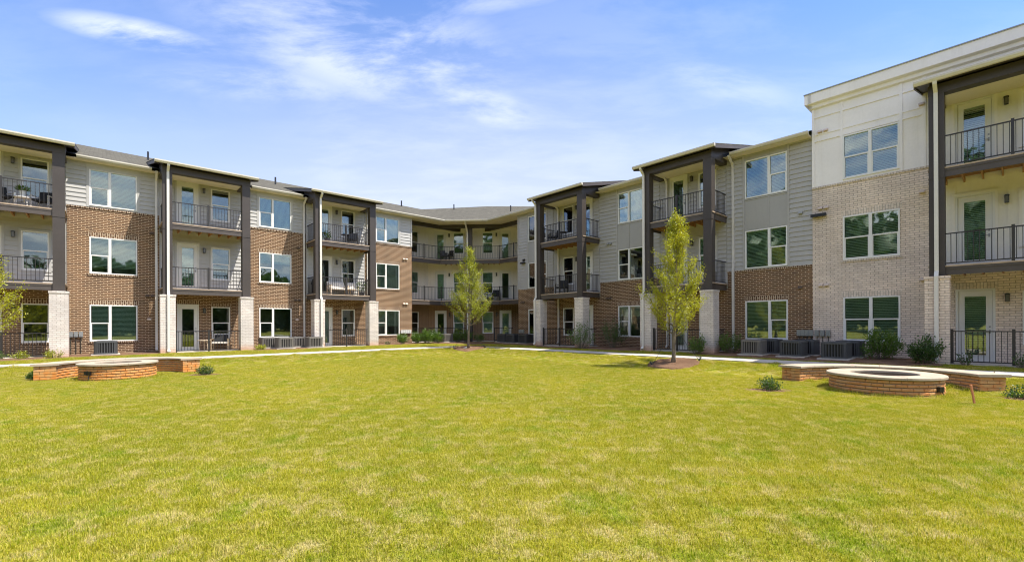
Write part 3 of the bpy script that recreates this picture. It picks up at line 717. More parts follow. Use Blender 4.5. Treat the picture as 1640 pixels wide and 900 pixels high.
BRN = ('brick_brown', 'siding', 'lap'); GRY = ('brick_brown', 'siding_grey', 'lap'); PAL = ('brick_pale', 'siding_cream', 'batten')
g = lambda W_: [((.47, -1.5), (W_ - .47, -1.5))]
stack('L', -26.10, -22.47, .2, .75, 2.22, 2.0, BRN, 1, g(3.63), blinds=('none', 'full', 'full', 'none', 'none', 'none'))
stack('L', -19.20, -15.55, .20, .69, 2.16, 1.84, BRN, 1, g(3.65), blinds=('none', 'full', 'full', 'none', 'none', 'none'))
stack('L', -12.26, -8.61, .27, .62, 2.12, 1.80, BRN, 0, g(3.65), blinds=('full', 'none', 'full', 'none', 'none', 'none'))
stack('R', 8.72, 12.34, .06, 2.19, .79, 1.95, GRY, 0, [((.47, -1.5), (3.15, -1.5)), ((3.4, -1.1), (3.4, -.1))], blinds=('full', 'full', 'full', 'none', 'full', 'none'))
stack('R', 16.13, 19.52, .09, .56, 2.05, 1.74, GRY, 1, [((.47, -1.5), (2.95, -1.5)), ((3.3, -1.1), (3.3, -.1))], blinds=('full', 'full', 'full', 'full', 'full', 'none'))
stack('R', 26.52, 30.15, .18, .50, 2.0, 1.68, PAL, 2, g(3.63), blinds=('full', 'full', 'full', 'full', 'full', 'full'), pil='brick_pale')
pale_bay(30.15, 36.0, 31.2)

# ---- inner corner: recessed balconies round the bend
def l2c(w, s, o):
    p = fr(w, s, o); return inv('C', p.x, p.y)
def corner():
    OC = -.4; K1, K2 = -3.45, 3.72
    def box_openings(k): return [(-2.93, -2.01, DZ[k], DZ[k] + DH), (-1.46, -.61, SILL[k], HEAD[k]), (.84, 1.69, SILL[k], HEAD[k]), (2.19, 3.11, DZ[k], DZ[k] + DH)]
    place('brick_wall', 'C', wall(MB(), K1, K2, -.35, 2.92, box_openings(0), OC).mesh('brick_wall'), 'brick_brown')
    place('siding_wall', 'C', wall(MB(), K1, K2, 2.92, 8.95, box_openings(1) + box_openings(2), OC).mesh('siding_wall'), 'siding_cream')
    for k in range(3):
        dk = ('none', 'full', 'full')[k]
        door('C', -2.93, DZ[k] + .002, OC, dk if k else 'none'); window('C', -1.46, SILL[k], 'single', OC, ('low', 'full', 'half')[k]); window('C', .84, SILL[k], 'single', OC, ('full', 'half', 'low')[k]); door('C', 2.19, DZ[k] + .002, OC, ('full', 'none', 'full')[k])
        lamp('C', -1.76, DZ[k] + 2.08, OC + .02); lamp('C', 1.96, DZ[k] + 2.08, OC + .02)
    for k in (1, 2):
        top = F3 - .3 if k == 1 else 8.8
        for i in range(18):
            x = K1 + .1 + i * .41; cuts = sorted([(h[2] - .08, h[3] + .08) for h in box_openings(k) if h[0] - .09 < x < h[1] + .05]); z = DZ[k] + .02
            if x > K2 - .05: break
            for c in cuts + [(top, top)]:
                if c[0] > z + .05: place('batten', 'C', boxmesh('batten', 0, .045, -.02, .001, 0, c[0] - z), 'siding_cream', x, OC, z)
                z = max(z, c[1])
    # inner side walls of the two wings
    k1s, k1o = inv('L', *fr('C', K1, OC).xy); k2s, k2o = inv('R', *fr('C', K2, OC).xy)
    hl = [(-3.9, -3.05, SILL[k], HEAD[k]) for k in range(3)]
    place('brick_wall', 'L', wall(MB(), -5.17, k1s + .02, -.35, 2.92, hl[:1], 0).mesh('brick_wall'), 'brick_brown', 0, k1o)
    place('siding_wall', 'L', wall(MB(), -5.17, k1s + .02, 2.92, 8.95, hl[1:], 0).mesh('siding_wall'), 'siding_cream', 0, k1o)
    for k in range(3): window('L', -3.9, SILL[k], 'single', k1o, ('none', 'full', 'none')[k])
    place('brick_wall', 'R', wall(MB(), k2s - .02, 5.40, -.35, 2.92).mesh('brick_wall'), 'brick_brown', 0, k2o)
    place('siding_wall', 'R', wall(MB(), k2s - .02, 5.40, 2.92, 8.95).mesh('siding_wall'), 'siding_cream', 0, k2o)
    place('brick_wall', 'L', MB().box(-5.37, -5.17, .201, -k1o, -.35, 6.70).mesh('brick_wall'), 'brick_brown')
    place('siding_wall', 'L', MB().box(-5.37, -5.17, .201, -k1o, 6.70, 8.9).mesh('siding_wall'), 'siding')
    place('brick_wall', 'R', MB().box(5.40, 5.60, .201, -k2o, -.35, 3.62).mesh('brick_wall'), 'brick_brown')
    place('siding_wall', 'R', MB().box(5.40, 5.60, .201, -k2o, 3.62, 8.9).mesh('siding_wall'), 'siding_grey')
    trim('L', -5.27, -5.165, 6.77, EAVE, 'siding', 0, .05); trim('R', 5.395, 5.50, 3.69, EAVE, 'siding_grey', 0, .05)
    # decks
    e = [l2c('L', -5.16, -.88), (-2.15, .98), (2.28, .98), l2c('R', 5.39, -1.05)]; back = [l2c('R', 5.39, k2o + .02), (K2, OC + .03), (K1, OC + .03), l2c('L', -5.16, k1o + .02)]
    poly = [(p[0], -p[1]) for p in e + back]
    inset = [(e[0][0] + .06, -e[0][1] + .08), (e[1][0] + .03, -e[1][1] + .10), (e[2][0] - .03, -e[2][1] + .10), (e[3][0] - .06, -e[3][1] + .08)]
    def strip(m, t, zb, za):
        q = [(p[0], -p[1]) for p in e]
        for i in range(3):
            a, b = Vector(q[i]), Vector(q[i+1]); d = (b - a).normalized(); n = Vector((-d.y, d.x))
            m.prism([tuple(a + n * .03), tuple(b + n * .03), tuple(b + n * (.03 + t)), tuple(a + n * (.03 + t))], zb, za)
        return m
    for z in (F2, F3):
        place('deck', 'C', MB().prism(poly, z - .045, z).mesh('deck'), 'deck_edge')
        place('rim_board', 'C', strip(MB(), .05, z - .32, z - .047).mesh('rim_board'), 'rim_paint')
        for i in range(11):
            x = -2.0 + i * .42; place('joist', 'C', boxmesh('joist', x - .02, x + .02, -.86, .36, z - .25, z - .047), 'joist_wood')
        rl = [(p[0], -p[1] + .08) for p in e]
        runs = [(rl[0], rl[1]), (rl[1], (-.22, rl[1][1])), ((.22, rl[2][1]), rl[2]), (rl[2], rl[3])]
        pl = lambda a, b, t: (a[0] + (b[0] - a[0]) * t, a[1] + (b[1] - a[1]) * t)
        railing('C', 0, z, runs, [rl[1], rl[2], pl(rl[0], rl[1], .5), pl(rl[2], rl[3], .5)], False)
    place('patio_slab', 'C', MB().prism(poly, -.1, .045).mesh('patio_slab'), 'concrete')
    place('column', 'C', MB().box(-.21, .21, -1.0, -.58, -.3, 8.75).mesh('column'), 'brown_paint')
    place('downspout', 'C', MB().rect_path([(-.12, -2.2, 8.86), (-.12, -2.15, 8.78), (-.12, -1.1, 8.35), (-.12, -1.045, 8.2), (-.12, -1.045, .2)], .11, .08).mesh('downspout'), 'downspout_white')
    place('ceiling', 'C', MB().prism([(p[0], -p[1]) for p in [l2c('L', -5.16, .3), (-1.7, 2.1), (1.7, 2.1), l2c('R', 5.39, .3)] + back], 8.86, 8.90).mesh('ceiling'), 'cream_soffit')
    place('beam', 'L', MB().box(-5.17, .9, .88, 1.12, 8.60, 8.858).mesh('beam'), 'brown_paint')
    place('beam', 'R', MB().box(-.9, 5.40, 1.02, 1.26, 8.60, 8.856).mesh('beam'), 'brown_paint')
    place('beam', 'C', MB().box(-2.3, 2.4, -1.04, -.80, 8.62, 8.854).mesh('beam'), 'brown_paint')
    # ground floor rails
    rl = [(p[0], -p[1] + .1) for p in e]
    railing('C', 0, .045, [(rl[0], rl[1]), (rl[1], (-.3, rl[1][1])), ((1.9, rl[2][1]), (3.3, rl[2][1]))], [rl[1], (1.9, rl[2][1])], False)
corner()

# ---- roofs, gutters, downspouts
def roofs():
    S2 = math.sqrt(2); sl = 1 / 3.0; zL = lambda o: 8.95 + (.45 - o) * sl
    vL = lambda o: -.414 * o - 2.546
    m = MB()
    # local coordinates: y = -o
    m.poly((-34, -.45, zL(.45)), (vL(.45), -.45, zL(.45)), (vL(-10), 10, zL(-10)), (-34, 10, zL(-10)))
    m.poly((-34, 10, zL(-10)), (vL(-10), 10, zL(-10)), (vL(-10) + 6, 21, zL(.45)), (-34, 21, zL(.45)))
    RL = place('shingle_roof', 'L', m.mesh('shingle_roof'), 'shingle')
    m = MB()
    m.poly((-vL(.45), -.45, zL(.45)), (22.88, -.45, zL(.45)), (22.88, 10, zL(-10)), (-vL(-10), 10, zL(-10)))
    m.poly((-vL(-10), 10, zL(-10)), (22.88, 10, zL(-10)), (22.88, 21, zL(.45)), (-vL(-10) - 6, 21, zL(.45)))
    place('shingle_roof', 'R', m.mesh('shingle_roof'), 'shingle')
    a = l2c('L', vL(.45), .45); b = l2c('R', -vL(.45), .45); c = l2c('R', -vL(-10), -10); d = l2c('L', vL(-10), -10)
    zc = lambda o: 8.95 + (2.25 - o) * sl
    top = [(c[0], c[1]), (5.0, -9.3), (.15, -10.5), (-5.0, -8.35), (d[0], d[1])]
    P = [(a[0], -a[1], zc(a[1])), (b[0], -b[1], zc(b[1]))] + [(p[0], -p[1], zc(p[1])) for p in top]
    m = MB(); m.poly(*P)
    for i in range(2, 6): p, q = P[i], P[i+1]; m.poly(p, (p[0], p[1] + 9, 9.5), (q[0], q[1] + 9, 9.5), q)
    RC = place('shingle_roof', 'C', m.mesh('shingle_roof'), 'shingle')
    vm = boxmesh('vent_pipe', -.045, .045, -.045, .045, -.3, .5)
    for s, o in ((-19.24, -6.5), (-12.47, -5.57), (-1.53, -8.16)): link('vent_pipe', vm, 'lantern_black', RL, (s, -o, zL(o)))
    for s, o in ((-2.57, -7.0), (2.89, -4.22)): link('vent_pipe', vm, 'lantern_black', RC, (s, -o, zc(o)))
    # eave boxes and gutters between the balcony roofs
    prof = [(-.45, 8.93), (-.57, 8.94), (-.57, 8.89), (-.53, 8.82), (-.45, 8.82)]
    gaps = {'L': [(-34, -26.42), (-22.15, -19.52), (-15.23, -12.58), (-8.29, vL(.5))], 'R': [(-vL(.5), 8.40), (12.66, 15.81), (19.84, 22.88)]}
    for w, lst in gaps.items():
        for s0, s1 in lst:
            place('gutter', w, MB().xprism(prof, s0, s1).mesh('gutter'), 'gutter_cream')
            place('fascia', w, MB().box(s0, s1, -.45, -.42, 8.80, 8.945).mesh('fascia'), 'gutter_cream')
            place('soffit', w, MB().box(s0 - .4 if s0 > -33 else s0, s1 + (.4 if s1 < 22 and abs(s1) > 3 else 0), -.42, -.0, 8.80, 8.82).mesh('soffit'), 'cream_soffit')
    ga = l2c('L', vL(.5), .5)[0]; gb = l2c('R', -vL(.5), .5)[0]
    place('gutter', 'C', MB().xprism([(y - 1.8, z) for y, z in prof], ga - .03, gb + .03).mesh('gutter'), 'gutter_cream')
    place('fascia', 'C', MB().box(ga - .02, gb + .02, -2.25, -2.22, 8.80, 8.945).mesh('fascia'), 'gutter_cream')
    ds = lambda w, s, jog: place('downspout', w, MB().rect_path([(s, -.50, 8.83), (s, -.47, 8.76), (s, -.10, 8.52), (s, -.065, 8.40)] + ([(s, -.065, 3.95), (s, -.10, 3.72)] if jog else []) + [(s, -.10 if jog else -.065, .25), (s, -.2, .13)], .095, .07).mesh('downspout'), 'downspout_white')
    ds('L', -19.33, 0); ds('L', -12.40, 0); ds('R', 19.8, 1); ds('R', 9.16, 0); ds('R', 16.55, 0); ds('L', -8.45, 0)
roofs()
def interiors():
    for w, s0, s1, o in (('L', -34, -5.6, -1.2), ('R', 5.7, 36, -1.2)):
        m = MB().box(s0, s1, -o, -o + .1, -.3, 8.95)
        for z in (0, F2 - .06, F3 - .06, 8.9): m.box(s0, s1, .21, -o, z - .1, z)
        x = s0 + 1.6
        while x < s1: m.box(x, x + .08, .21, -o, 0, 8.9); x += 3.45
        place('interior_partition', w, m.mesh('interior_partition'), 'interior')
    m = MB().box(-9, 9, 3.4, 3.5, -.3, 9)
    for z in (0, F2 - .06, F3 - .06): m.box(-5, 5, .7, 3.4, z - .1, z)
    place('interior_partition', 'C', m.mesh('interior_partition'), 'interior')
    place('rear_wall', 'L', MB().box(-34, 4, 20.5, 20.7, -.3, 9).box(-34.2, -34, 0, 20.7, -.3, 9).mesh('rear_wall'), 'brick_brown')
    place('rear_wall', 'R', MB().box(-4, 36, 20.5, 20.7, -.3, 9).box(36, 36.2, 0, 20.7, -.3, 10.4).mesh('rear_wall'), 'brick_brown')
interiors()

# ---- small fittings on the walls
def vents(w, s, z, mat, o=0.0, pair=True):
    def mk():
        m = MB()
        for x in ((-.16, .04) if pair else (-.07,)):
            m.box(x, x + .13, -.035, 0, -.06, .06); m.xprism([(-.035, .06), (-.10, -.02), (-.10, -.035), (-.035, -.02)], x - .01, x + .14)
        return m.mesh('wall_vent')
    place('wall_vent', w, cached(('vent', pair, mat), mk), mat, s, o, z)
for s, z in ((-5.7, 5.86), (-5.7, 2.77)): vents('L', s, z, 'vent_tan')
for s in (-19.5, -12.69): vents('L', s, 5.85, 'dark_wood', pair=False); vents('L', s - .08, 2.78, 'dark_wood', pair=True); vents('L', s - .1, 1.64, 'vent_tan', pair=False)
vents('R', 22.48, 5.83, 'vent_grey', .02, False); vents('R', 22.45, 2.78, 'dark_wood', 0, False); vents('R', 13.0, 5.82, 'vent_grey', .02); vents('R', 12.94, 2.75, 'dark_wood'); vents('R', 5.86, 2.79, 'dark_wood')
for z in (8.92, 5.87, 2.82): vents('R', 23.27, z, 'vent_tan', .07); vents('R', 26.2, z, 'vent_tan', .07, False)
fl = MB().box(-.24, .24, -.16, 0, -.05, .03).box(-.26, .26, -.20, -.16, -.07, .05).mesh('flood_light')
place('flood_light', 'R', fl, 'lantern_black', 23.14, .06, 5.60); place('flood_light', 'R', MB().box(-.18, .18, -.18, 0, -.16, -.06).box(-.05, .16, -.06, 0, .02, .16).mesh('flood_light'), 'lantern_black', 5.96, .02, 5.58)
def meters(w, s, n, z, mat, o=0.0, pitch=.165, conduit=True):
    for i in range(n):
        x = s + i * pitch
        M = place('electric_box', w, cached(('ebox', mat), lambda: MB().box(-.065, .065, -.10, 0, -.12, .12).box(-.07, .07, -.108, -.10, -.10, .125).box(-.02, .02, -.115, -.108, -.05, -.02).mesh('electric_box')), mat, x, o, z)
        if conduit: place('conduit', w, cached(('cond', z), lambda: MB().tube([(0, -.05, -.12), (0, -.05, -z + .05)], .014, 6).mesh('conduit')), 'strap_dark', 0, 0, 0, M)
meters('L', -22.36, 3, .95, 'metal_box'); meters('R', 22.40, 4, .92, 'metal_box', 0, .145); meters('R', 23.05, 3, .92, 'metal_box', .06, .19); meters('L', -6.0, 5, .84, 'metal_box_pale', 0, .16, False); meters('R', 5.6, 3, .84, 'vent_grey', .0, .16, False)

# ------------------------------------------------------------------ air conditioning condensers
def ac_meshes(mat):
    def rr(a, r, n=5):
        pts = []
        for cx, cy, a0 in ((a - r, a - r, 0), (-a + r, a - r, 90), (-a + r, -a + r, 180), (a - r, -a + r, 270)):
            for i in range(n): t = R(a0 + 90 * i / (n - 1)); pts.append((cx + r * math.cos(t), cy + r * math.sin(t)))
        return pts
    core = MB().prism(rr(.36, .10), .06, .56).mesh('coil_core')
    ribs = MB()
    ring = rr(.385, .12, 6); n = len(ring)
    seq = []
    for i in range(n):
        a, b = Vector(ring[i]), Vector(ring[(i+1) % n]); L = (b - a).length; k = max(1, int(L / .085))
        for j in range(k): seq.append((a.lerp(b, (j + .5) / k), (b - a).normalized()))
    for p, d in seq:
        q = Vector((d.y, -d.x)); w = .021
        c = [p - d * w - q * .03, p + d * w - q * .03, p + d * (w * .6) + q * .012, p - d * (w * .6) + q * .012]
        ribs.prism([(v.x, v.y) for v in c], .09, .53)
    ribs = ribs.mesh('louver_panel')
    shell = MB().prism(rr(.40, .13), .03, .09).prism(rr(.40, .13), .53, .575).prism(rr(.385, .12), .575, .60).mesh('casing')
    g = MB()
    for r_ in (.08, .15, .22, .29):
        g.tube([(r_ * math.cos(2*math.pi*i/20), r_ * math.sin(2*math.pi*i/20), .612) for i in range(21)], .006, 5)
    for i in range(8): a = 2 * math.pi * i / 8; g.tube([(.05 * math.cos(a), .05 * math.sin(a), .612), (.3 * math.cos(a), .3 * math.sin(a), .608)], .005, 5)
    g.lathe([(0.001, .625), (.06, .62), (.065, .602)], 14)
    return core, ribs, shell, g.mesh('fan_grille'), MB().box(-.48, .48, -.48, .48, -.12, .03).mesh('pad')
AC = {k: ac_meshes(k) for k in ('ac_grey', 'ac_dark')}
def condenser(w, s, o, label, mat='ac_grey', grp=None):
    p = fr(w, s, o); p.z = gh(p.x, p.y) + .03
    t = thing('condenser', label, 'condenser', p, TH[w], grp); a = AC[mat]
    for nm, me, m in (('coil_core', a[0], 'lantern_black'), ('louver_panel', a[1], mat), ('casing', a[2], mat), ('fan_grille', a[3], 'ac_dark'), ('concrete_pad', a[4], 'concrete')): link(nm, me, m, t)
G = 'condensers standing along the walls'
condenser('L', -21.2, 1.25, 'lone grey condenser behind the round fire pit with orange clay stains', 'ac_dark', G)
condenser('L', -14.55, .80, 'condenser half hidden at the outer end of the row of four on sunlit brick', 'ac_grey', G)
condenser('L', -13.98, 1.75, 'front condenser below the ground floor window next to the white pillar patio with chair', 'ac_grey', G)
condenser('L', -12.95, .75, 'condenser against the brick behind two others, beside the white downspout', 'ac_grey', G)
condenser('L', -12.42, 1.75, 'front condenser just before the narrow white pillar in the middle of the sunlit wing', 'ac_grey', G)
condenser('L', -3.05, 1.05, 'pale sunlit condenser among the green shrubs in the inner corner', 'ac_grey', G)
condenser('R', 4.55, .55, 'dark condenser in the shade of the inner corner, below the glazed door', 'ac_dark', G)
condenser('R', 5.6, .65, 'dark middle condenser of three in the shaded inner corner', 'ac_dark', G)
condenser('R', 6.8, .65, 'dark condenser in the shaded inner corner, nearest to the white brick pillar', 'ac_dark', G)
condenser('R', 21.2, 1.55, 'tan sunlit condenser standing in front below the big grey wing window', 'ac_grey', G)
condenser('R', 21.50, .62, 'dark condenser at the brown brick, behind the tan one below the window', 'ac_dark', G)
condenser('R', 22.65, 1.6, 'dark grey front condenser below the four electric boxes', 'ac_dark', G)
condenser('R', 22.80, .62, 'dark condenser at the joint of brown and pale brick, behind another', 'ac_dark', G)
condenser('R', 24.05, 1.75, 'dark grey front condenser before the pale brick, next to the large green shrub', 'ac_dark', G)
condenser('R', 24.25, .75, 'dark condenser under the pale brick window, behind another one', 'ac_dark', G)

# ------------------------------------------------------------------ plants
def leaf_mesh(name, P, D, size, rnd, ratio=.55, bend=.25):
    """one pointed leaf (two triangles) per point P with direction D"""
    n = len(P); D = D / np.linalg.norm(D, axis=1)[:, None]
    q = rnd.normal(size=(n, 3)); S = np.cross(D, q); S /= np.linalg.norm(S, axis=1)[:, None]; N = np.cross(S, D)
    L = size * rnd.uniform(.65, 1.3, n)[:, None]
    v = np.empty((n, 4, 3)); v[:, 0] = P; v[:, 1] = P + D * L * .5 + S * L * ratio * .5 + N * L * bend * .3; v[:, 2] = P + D * L; v[:, 3] = P + D * L * .5 - S * L * ratio * .5 + N * L * bend * .3
    me = bpy.data.meshes.new(name); me.vertices.add(n * 4); me.vertices.foreach_set('co', v.astype('f').ravel())
    f = (np.arange(n) * 4)[:, None]; tri = np.concatenate([f + [0, 1, 2], f + [0, 2, 3]], axis=1).reshape(-1)
    me.loops.add(n * 6); me.loops.foreach_set('vertex_index', tri.astype('i')); me.polygons.add(n * 2)
    me.polygons.foreach_set('loop_start', np.arange(0, n * 6, 3).astype('i')); me.polygons.foreach_set('loop_total', np.full(n * 2, 3, 'i'))
    me.update(calc_edges=True); me.validate(); return me

def tree(label, x, y, H, prof, clear, seed, nleaf, leaf, mat, lean=(0, 0), group='young staked trees on the lawn', nl=34):
    """upright young tree: prof(t) = crown radius at t (0 crown base .. 1 tip)"""
    rnd = np.random.default_rng(seed); z0 = gh(x, y)
    T = thing('young_tree', label, 'tree', (x, y, z0), 0, group)
    K = 14; tr = []; w = np.cumsum(rnd.normal(0, .018, (K, 2)), axis=0)
    for i in range(K): t = i / (K - 1); tr.append(Vector((w[i, 0] + lean[0] * t, w[i, 1] + lean[1] * t, -.1 + (H * .95 + .1) * t)))
    rb = .011 * H + .012; m = MB(); m.tube(tr, [rb * (1 - .9 * i / (K - 1)) + (.03 if i == 0 else 0) for i in range(K)], 9)
    at = lambda z: tr[0].lerp(tr[0], 0) if z < 0 else (lambda f: tr[int(f)].lerp(tr[min(int(f) + 1, K - 1)], f - int(f)))(min((z + .1) / (H * .95 + .1) * (K - 1), K - 1.001))
    tips = []
    for i in range(nl):
        t = (i / nl) ** 1.05; zb = clear - .12 + (H * .88 - clear) * t; az = i * 2.39996 + rnd.uniform(-.35, .35)
        rise = (.16 + .10 * (1 - t)) * (H - clear) * rnd.uniform(.7, 1.15); rad = prof(min(1, max(0, (zb + rise * .8 - clear) / (H - clear)))) * rnd.uniform(.70, 1.08)
        b = at(zb); pts = []
        for k in range(6):
            u = k / 5; rr_ = rad * (u ** .82); pts.append(b + Vector((math.cos(az + .25 * u) * rr_, math.sin(az + .25 * u) * rr_, rise * u ** 1.25)) + Vector(rnd.normal(0, .015, 3)))
        m.tube(pts, [max(.004, rb * .42 * (1 - t * .6) * (1 - .82 * k / 5)) for k in range(6)], 5)
        tips.append(pts)
        for j in range(5):
            u = rnd.uniform(.25, .95); p = pts[int(u * 5)].lerp(pts[min(5, int(u * 5) + 1)], u * 5 - int(u * 5)); a2 = az + rnd.uniform(-1.5, 1.5); L = rnd.uniform(.12, .34) * (.5 + rad)
            q = [p, p + Vector((math.cos(a2) * L * .55, math.sin(a2) * L * .55, L * .5)), p + Vector((math.cos(a2) * L, math.sin(a2) * L, L * 1.15))]
            m.tube(q, [.006, .004, .002], 4, False); tips.append(q)
    top = [at(H * u) for u in (.74, .8, .86, .92, .95)]; tips += [top] * 4
    link('trunk', m.mesh('trunk', True), 'bark', T)
    P, D = [], []; ln = np.array([sum((b - a).length for a, b in zip(q, q[1:])) + .05 for q in tips]); ln = ln / ln.sum()
    idx = rnd.choice(len(tips), nleaf, p=ln)
    for i in idx:
        q = tips[i]; u = rnd.uniform(.12 if len(q) > 3 else 0, 1.0) ** .85 * (len(q) - 1); k = min(int(u), len(q) - 2); p = q[k].lerp(q[k+1], u - k)
        P.append(np.array(p) + rnd.normal(0, .075, 3)); D.append(rnd.normal(0, .75, 3) + np.array((0, 0, .35)))
    link('crown', leaf_mesh('crown', np.array(P), np.array(D), leaf, rnd), mat, T)
    return T
ovate = lambda w: (lambda t: (w * ((t + .05) / .27) ** .6 if t < .22 else w * max(0, 1 - (t - .22) / .78) ** 1.15) + .05)
tree('slender yellow green tree staked before the shaded wing, in a mulch ring', 6.05, 17.1, 5.8, ovate(1.12), 1.12, 11, 19000, .056, 'leaf_lime', (.06, 0))
tree('small olive green tree standing alone before the inner corner of the building', -2.62, 27.2, 6.25, ovate(1.32), 1.45, 23, 15500, .063, 'leaf_olive', (.12, 0))
tree('yellow green tree cut by the picture edge beside the sunlit patio', -17.1, 14.4, 4.5, ovate(1.4), 1.0, 37, 11000, .058, 'leaf_lime')
def ring(x, y, rx, ry, label):
    n = 22; rnd = random.Random(int(x * 10)); bed(None, [(x + rx * math.cos(2*math.pi*i/n) * rnd.uniform(.9, 1.1), y + ry * math.sin(2*math.pi*i/n) * rnd.uniform(.9, 1.1)) for i in range(n)], label, hgt=.06 if rx > .7 else .015)
ring(6.05, 17.05, .95, .88, 'round mulch ring at the foot of the yellow green tree'); ring(-2.57, 27.15, .98, .95, 'mulch ring at the foot of the olive tree'); ring(-17.1, 14.4, .5, .5, 'mulch ring at the edge of the picture')
def guy(x, y, tx, ty, tz, label):
    z = gh(x, y); t = thing('tree_stake', label, 'stake', (x, y, z), 0, 'tree stakes with straps')
    d = Vector((tx - x, ty - y, tz - z)); u = Vector((d.x, d.y, 0)).normalized()
    link('peg', MB().tube([(-u.x * .10, -u.y * .10, .16), (-u.x*.03, -u.y*.03, .05), (.02 * u.x, .02 * u.y, -.15)], [.03, .035, .022], 7).tube([(-.07, 0, .13), (.07, .02, .15)], .014, 5).mesh('peg', True), 'strap_dark', t)
    link('strap', MB().tube([(0, 0, .07), d * .5 + Vector((0, 0, -.015)), d], .0075, 5).mesh('strap'), 'strap_dark', t)
guy(5.30, 17.15, 6.06, 17.1, 1.3, 'dark strap and peg on the shadow side of the yellow green tree'); guy(6.98, 17.05, 6.06, 17.1, 1.3, 'dark strap and peg on the fire pit side of the yellow green tree')
guy(-3.40, 27.1, -2.61, 27.2, 1.65, 'strap and peg on the sunlit wing side of the olive tree'); guy(-1.74, 27.05, -2.61, 27.2, 1.65, 'strap and peg on the shaded wing side of the olive tree')

def shrub(label, x, y, r_, h, n, mat, seed, leaf=.07, open_=0.0, grp='shrubs along the building', cat='shrub'):
    rnd = np.random.default_rng(seed); T = thing('shrub', label, cat, (x, y, gh(x, y) + .02), 0, grp); m = MB(); P, D = [], []
    ns = int(14 + 30 * r_); seg = []
    for i in range(ns):
        az = rnd.uniform(0, 2 * math.pi); e = rnd.uniform(.12, 1.0) ** .6; tip = np.array((math.cos(az) * r_ * e, math.sin(az) * r_ * e, h * rnd.uniform(.55, 1.05) * math.sqrt(max(.12, 1 - .72 * e * e))))
        b = np.array((math.cos(az) * .05, math.sin(az) * .05, -.05)); mid = (b + tip) / 2 + np.array((math.cos(az), math.sin(az), -.3)) * .08 * r_
        m.tube([b, mid, tip], [.010, .007, .003], 4, False); seg.append((b, mid, tip))
    for i in range(n):
        b, mid, tip = seg[rnd.integers(ns)]; u = rnd.uniform(.25, 1.05) ** .7; p = (b * (1 - u) ** 2 + 2 * mid * u * (1 - u) + tip * u * u) if u < 1 else tip
        P.append(p + rnd.normal(0, (.05 if open_ else .075) * (r_ + .35), 3)); o = tip - b; D.append(rnd.normal(0, .55, 3) + o / np.linalg.norm(o) * .9)
    P = np.array(P); P[:, 2] = np.maximum(P[:, 2], .02)
    link('stem', m.mesh('stem'), 'bark', T); link('foliage', leaf_mesh('foliage', P, np.array(D), leaf, rnd, .5), mat, T)
def sh(w, s, o, *a, **k):
    p = fr(w, s, o); shrub(a[0], p.x, p.y, *a[1:], **k)
sh('R', 25.2, 1.15, 'large dark shrub under the pale brick window, next to the condensers', .60, 1.0, 3600, 'leaf_shrub', 1)
sh('R', 26.5, 2.0, 'dark rounded shrub at the foot of the pale brick pillar', .44, .92, 2400, 'leaf_deep', 2)
sh('R', 19.1, 2.15, 'small bright shrub at the white brick pillar beside the staked tree', .42, .82, 1100, 'leaf_shrub', 3)
sh('R', 20.15, 1.2, 'bushy shrub below the white downspout of the grey wing', .50, .88, 1400, 'leaf_shrub', 4)
sh('R', 12.65, 2.1, 'tall loose shrub in front of the far white pillar of the shaded wing', .75, 1.6, 1300, 'leaf_shrub', 5, open_=1)
sh('R', 13.95, 1.1, 'tall loose dark shrub below the ground floor window of the shaded wing', .80, 1.6, 1700, 'leaf_deep', 6, open_=1)
sh('L', -7.6, 1.2, 'small round shrub at the brick under the last window of the sunlit wing', .16, .22, 160, 'leaf_deep', 7, leaf=.05)
sh('L', -6.5, 1.15, 'leafy shrub at the sunlit brick corner below the pale electric boxes', .42, .80, 2000, 'leaf_shrub', 8)
for i, (s, o, lb) in enumerate(((-5.3, .95, 'leafy shrub just past the sunlit brick corner'), (-4.75, 1.3, 'second leafy shrub from the sunlit brick corner'), (-4.0, 1.4, 'leafy shrub beside the pale condenser of the inner corner'), (-2.25, 1.35, 'leafy shrub between the pale condenser and the olive tree'), (-1.85, 1.9, 'leafy shrub right behind the olive tree trunk'), (-1.0, 2.3, 'thin shrub in the shade behind the olive tree'))):
    sh('L', s, o, lb, .46 if i < 5 else .4, (.85, 1.0, .95, .9, .95, .7)[i], (2200, 2400, 2200, 2000, 2000, 900)[i], 'leaf_shrub', 20 + i)
for i, (s, o, lb) in enumerate(((-24.35, 2.25, 'low shrub before the patio fence at the picture edge'), (-23.65, 2.3, 'low light shrub in the middle before the patio fence'), (-22.75, 2.25, 'low shrub touching the white pillar base'), (-15.2, 2.1, 'tiny leafy plant at the white pillar near the condensers'))):
    sh('L', s, o, lb, .32 if i < 3 else .26, .30, 420, 'leaf_olive' if i != 0 else 'leaf_shrub', 40 + i, leaf=.06)
sh('R', 27.35, 1.8, 'thin seedling poking through the patio fence by the pale door', .18, .45, 110, 'leaf_deep', 50, open_=1)
sh('R', 28.45, 1.8, 'thin seedling under the post of the near patio fence', .16, .42, 110, 'leaf_deep', 51, open_=1)
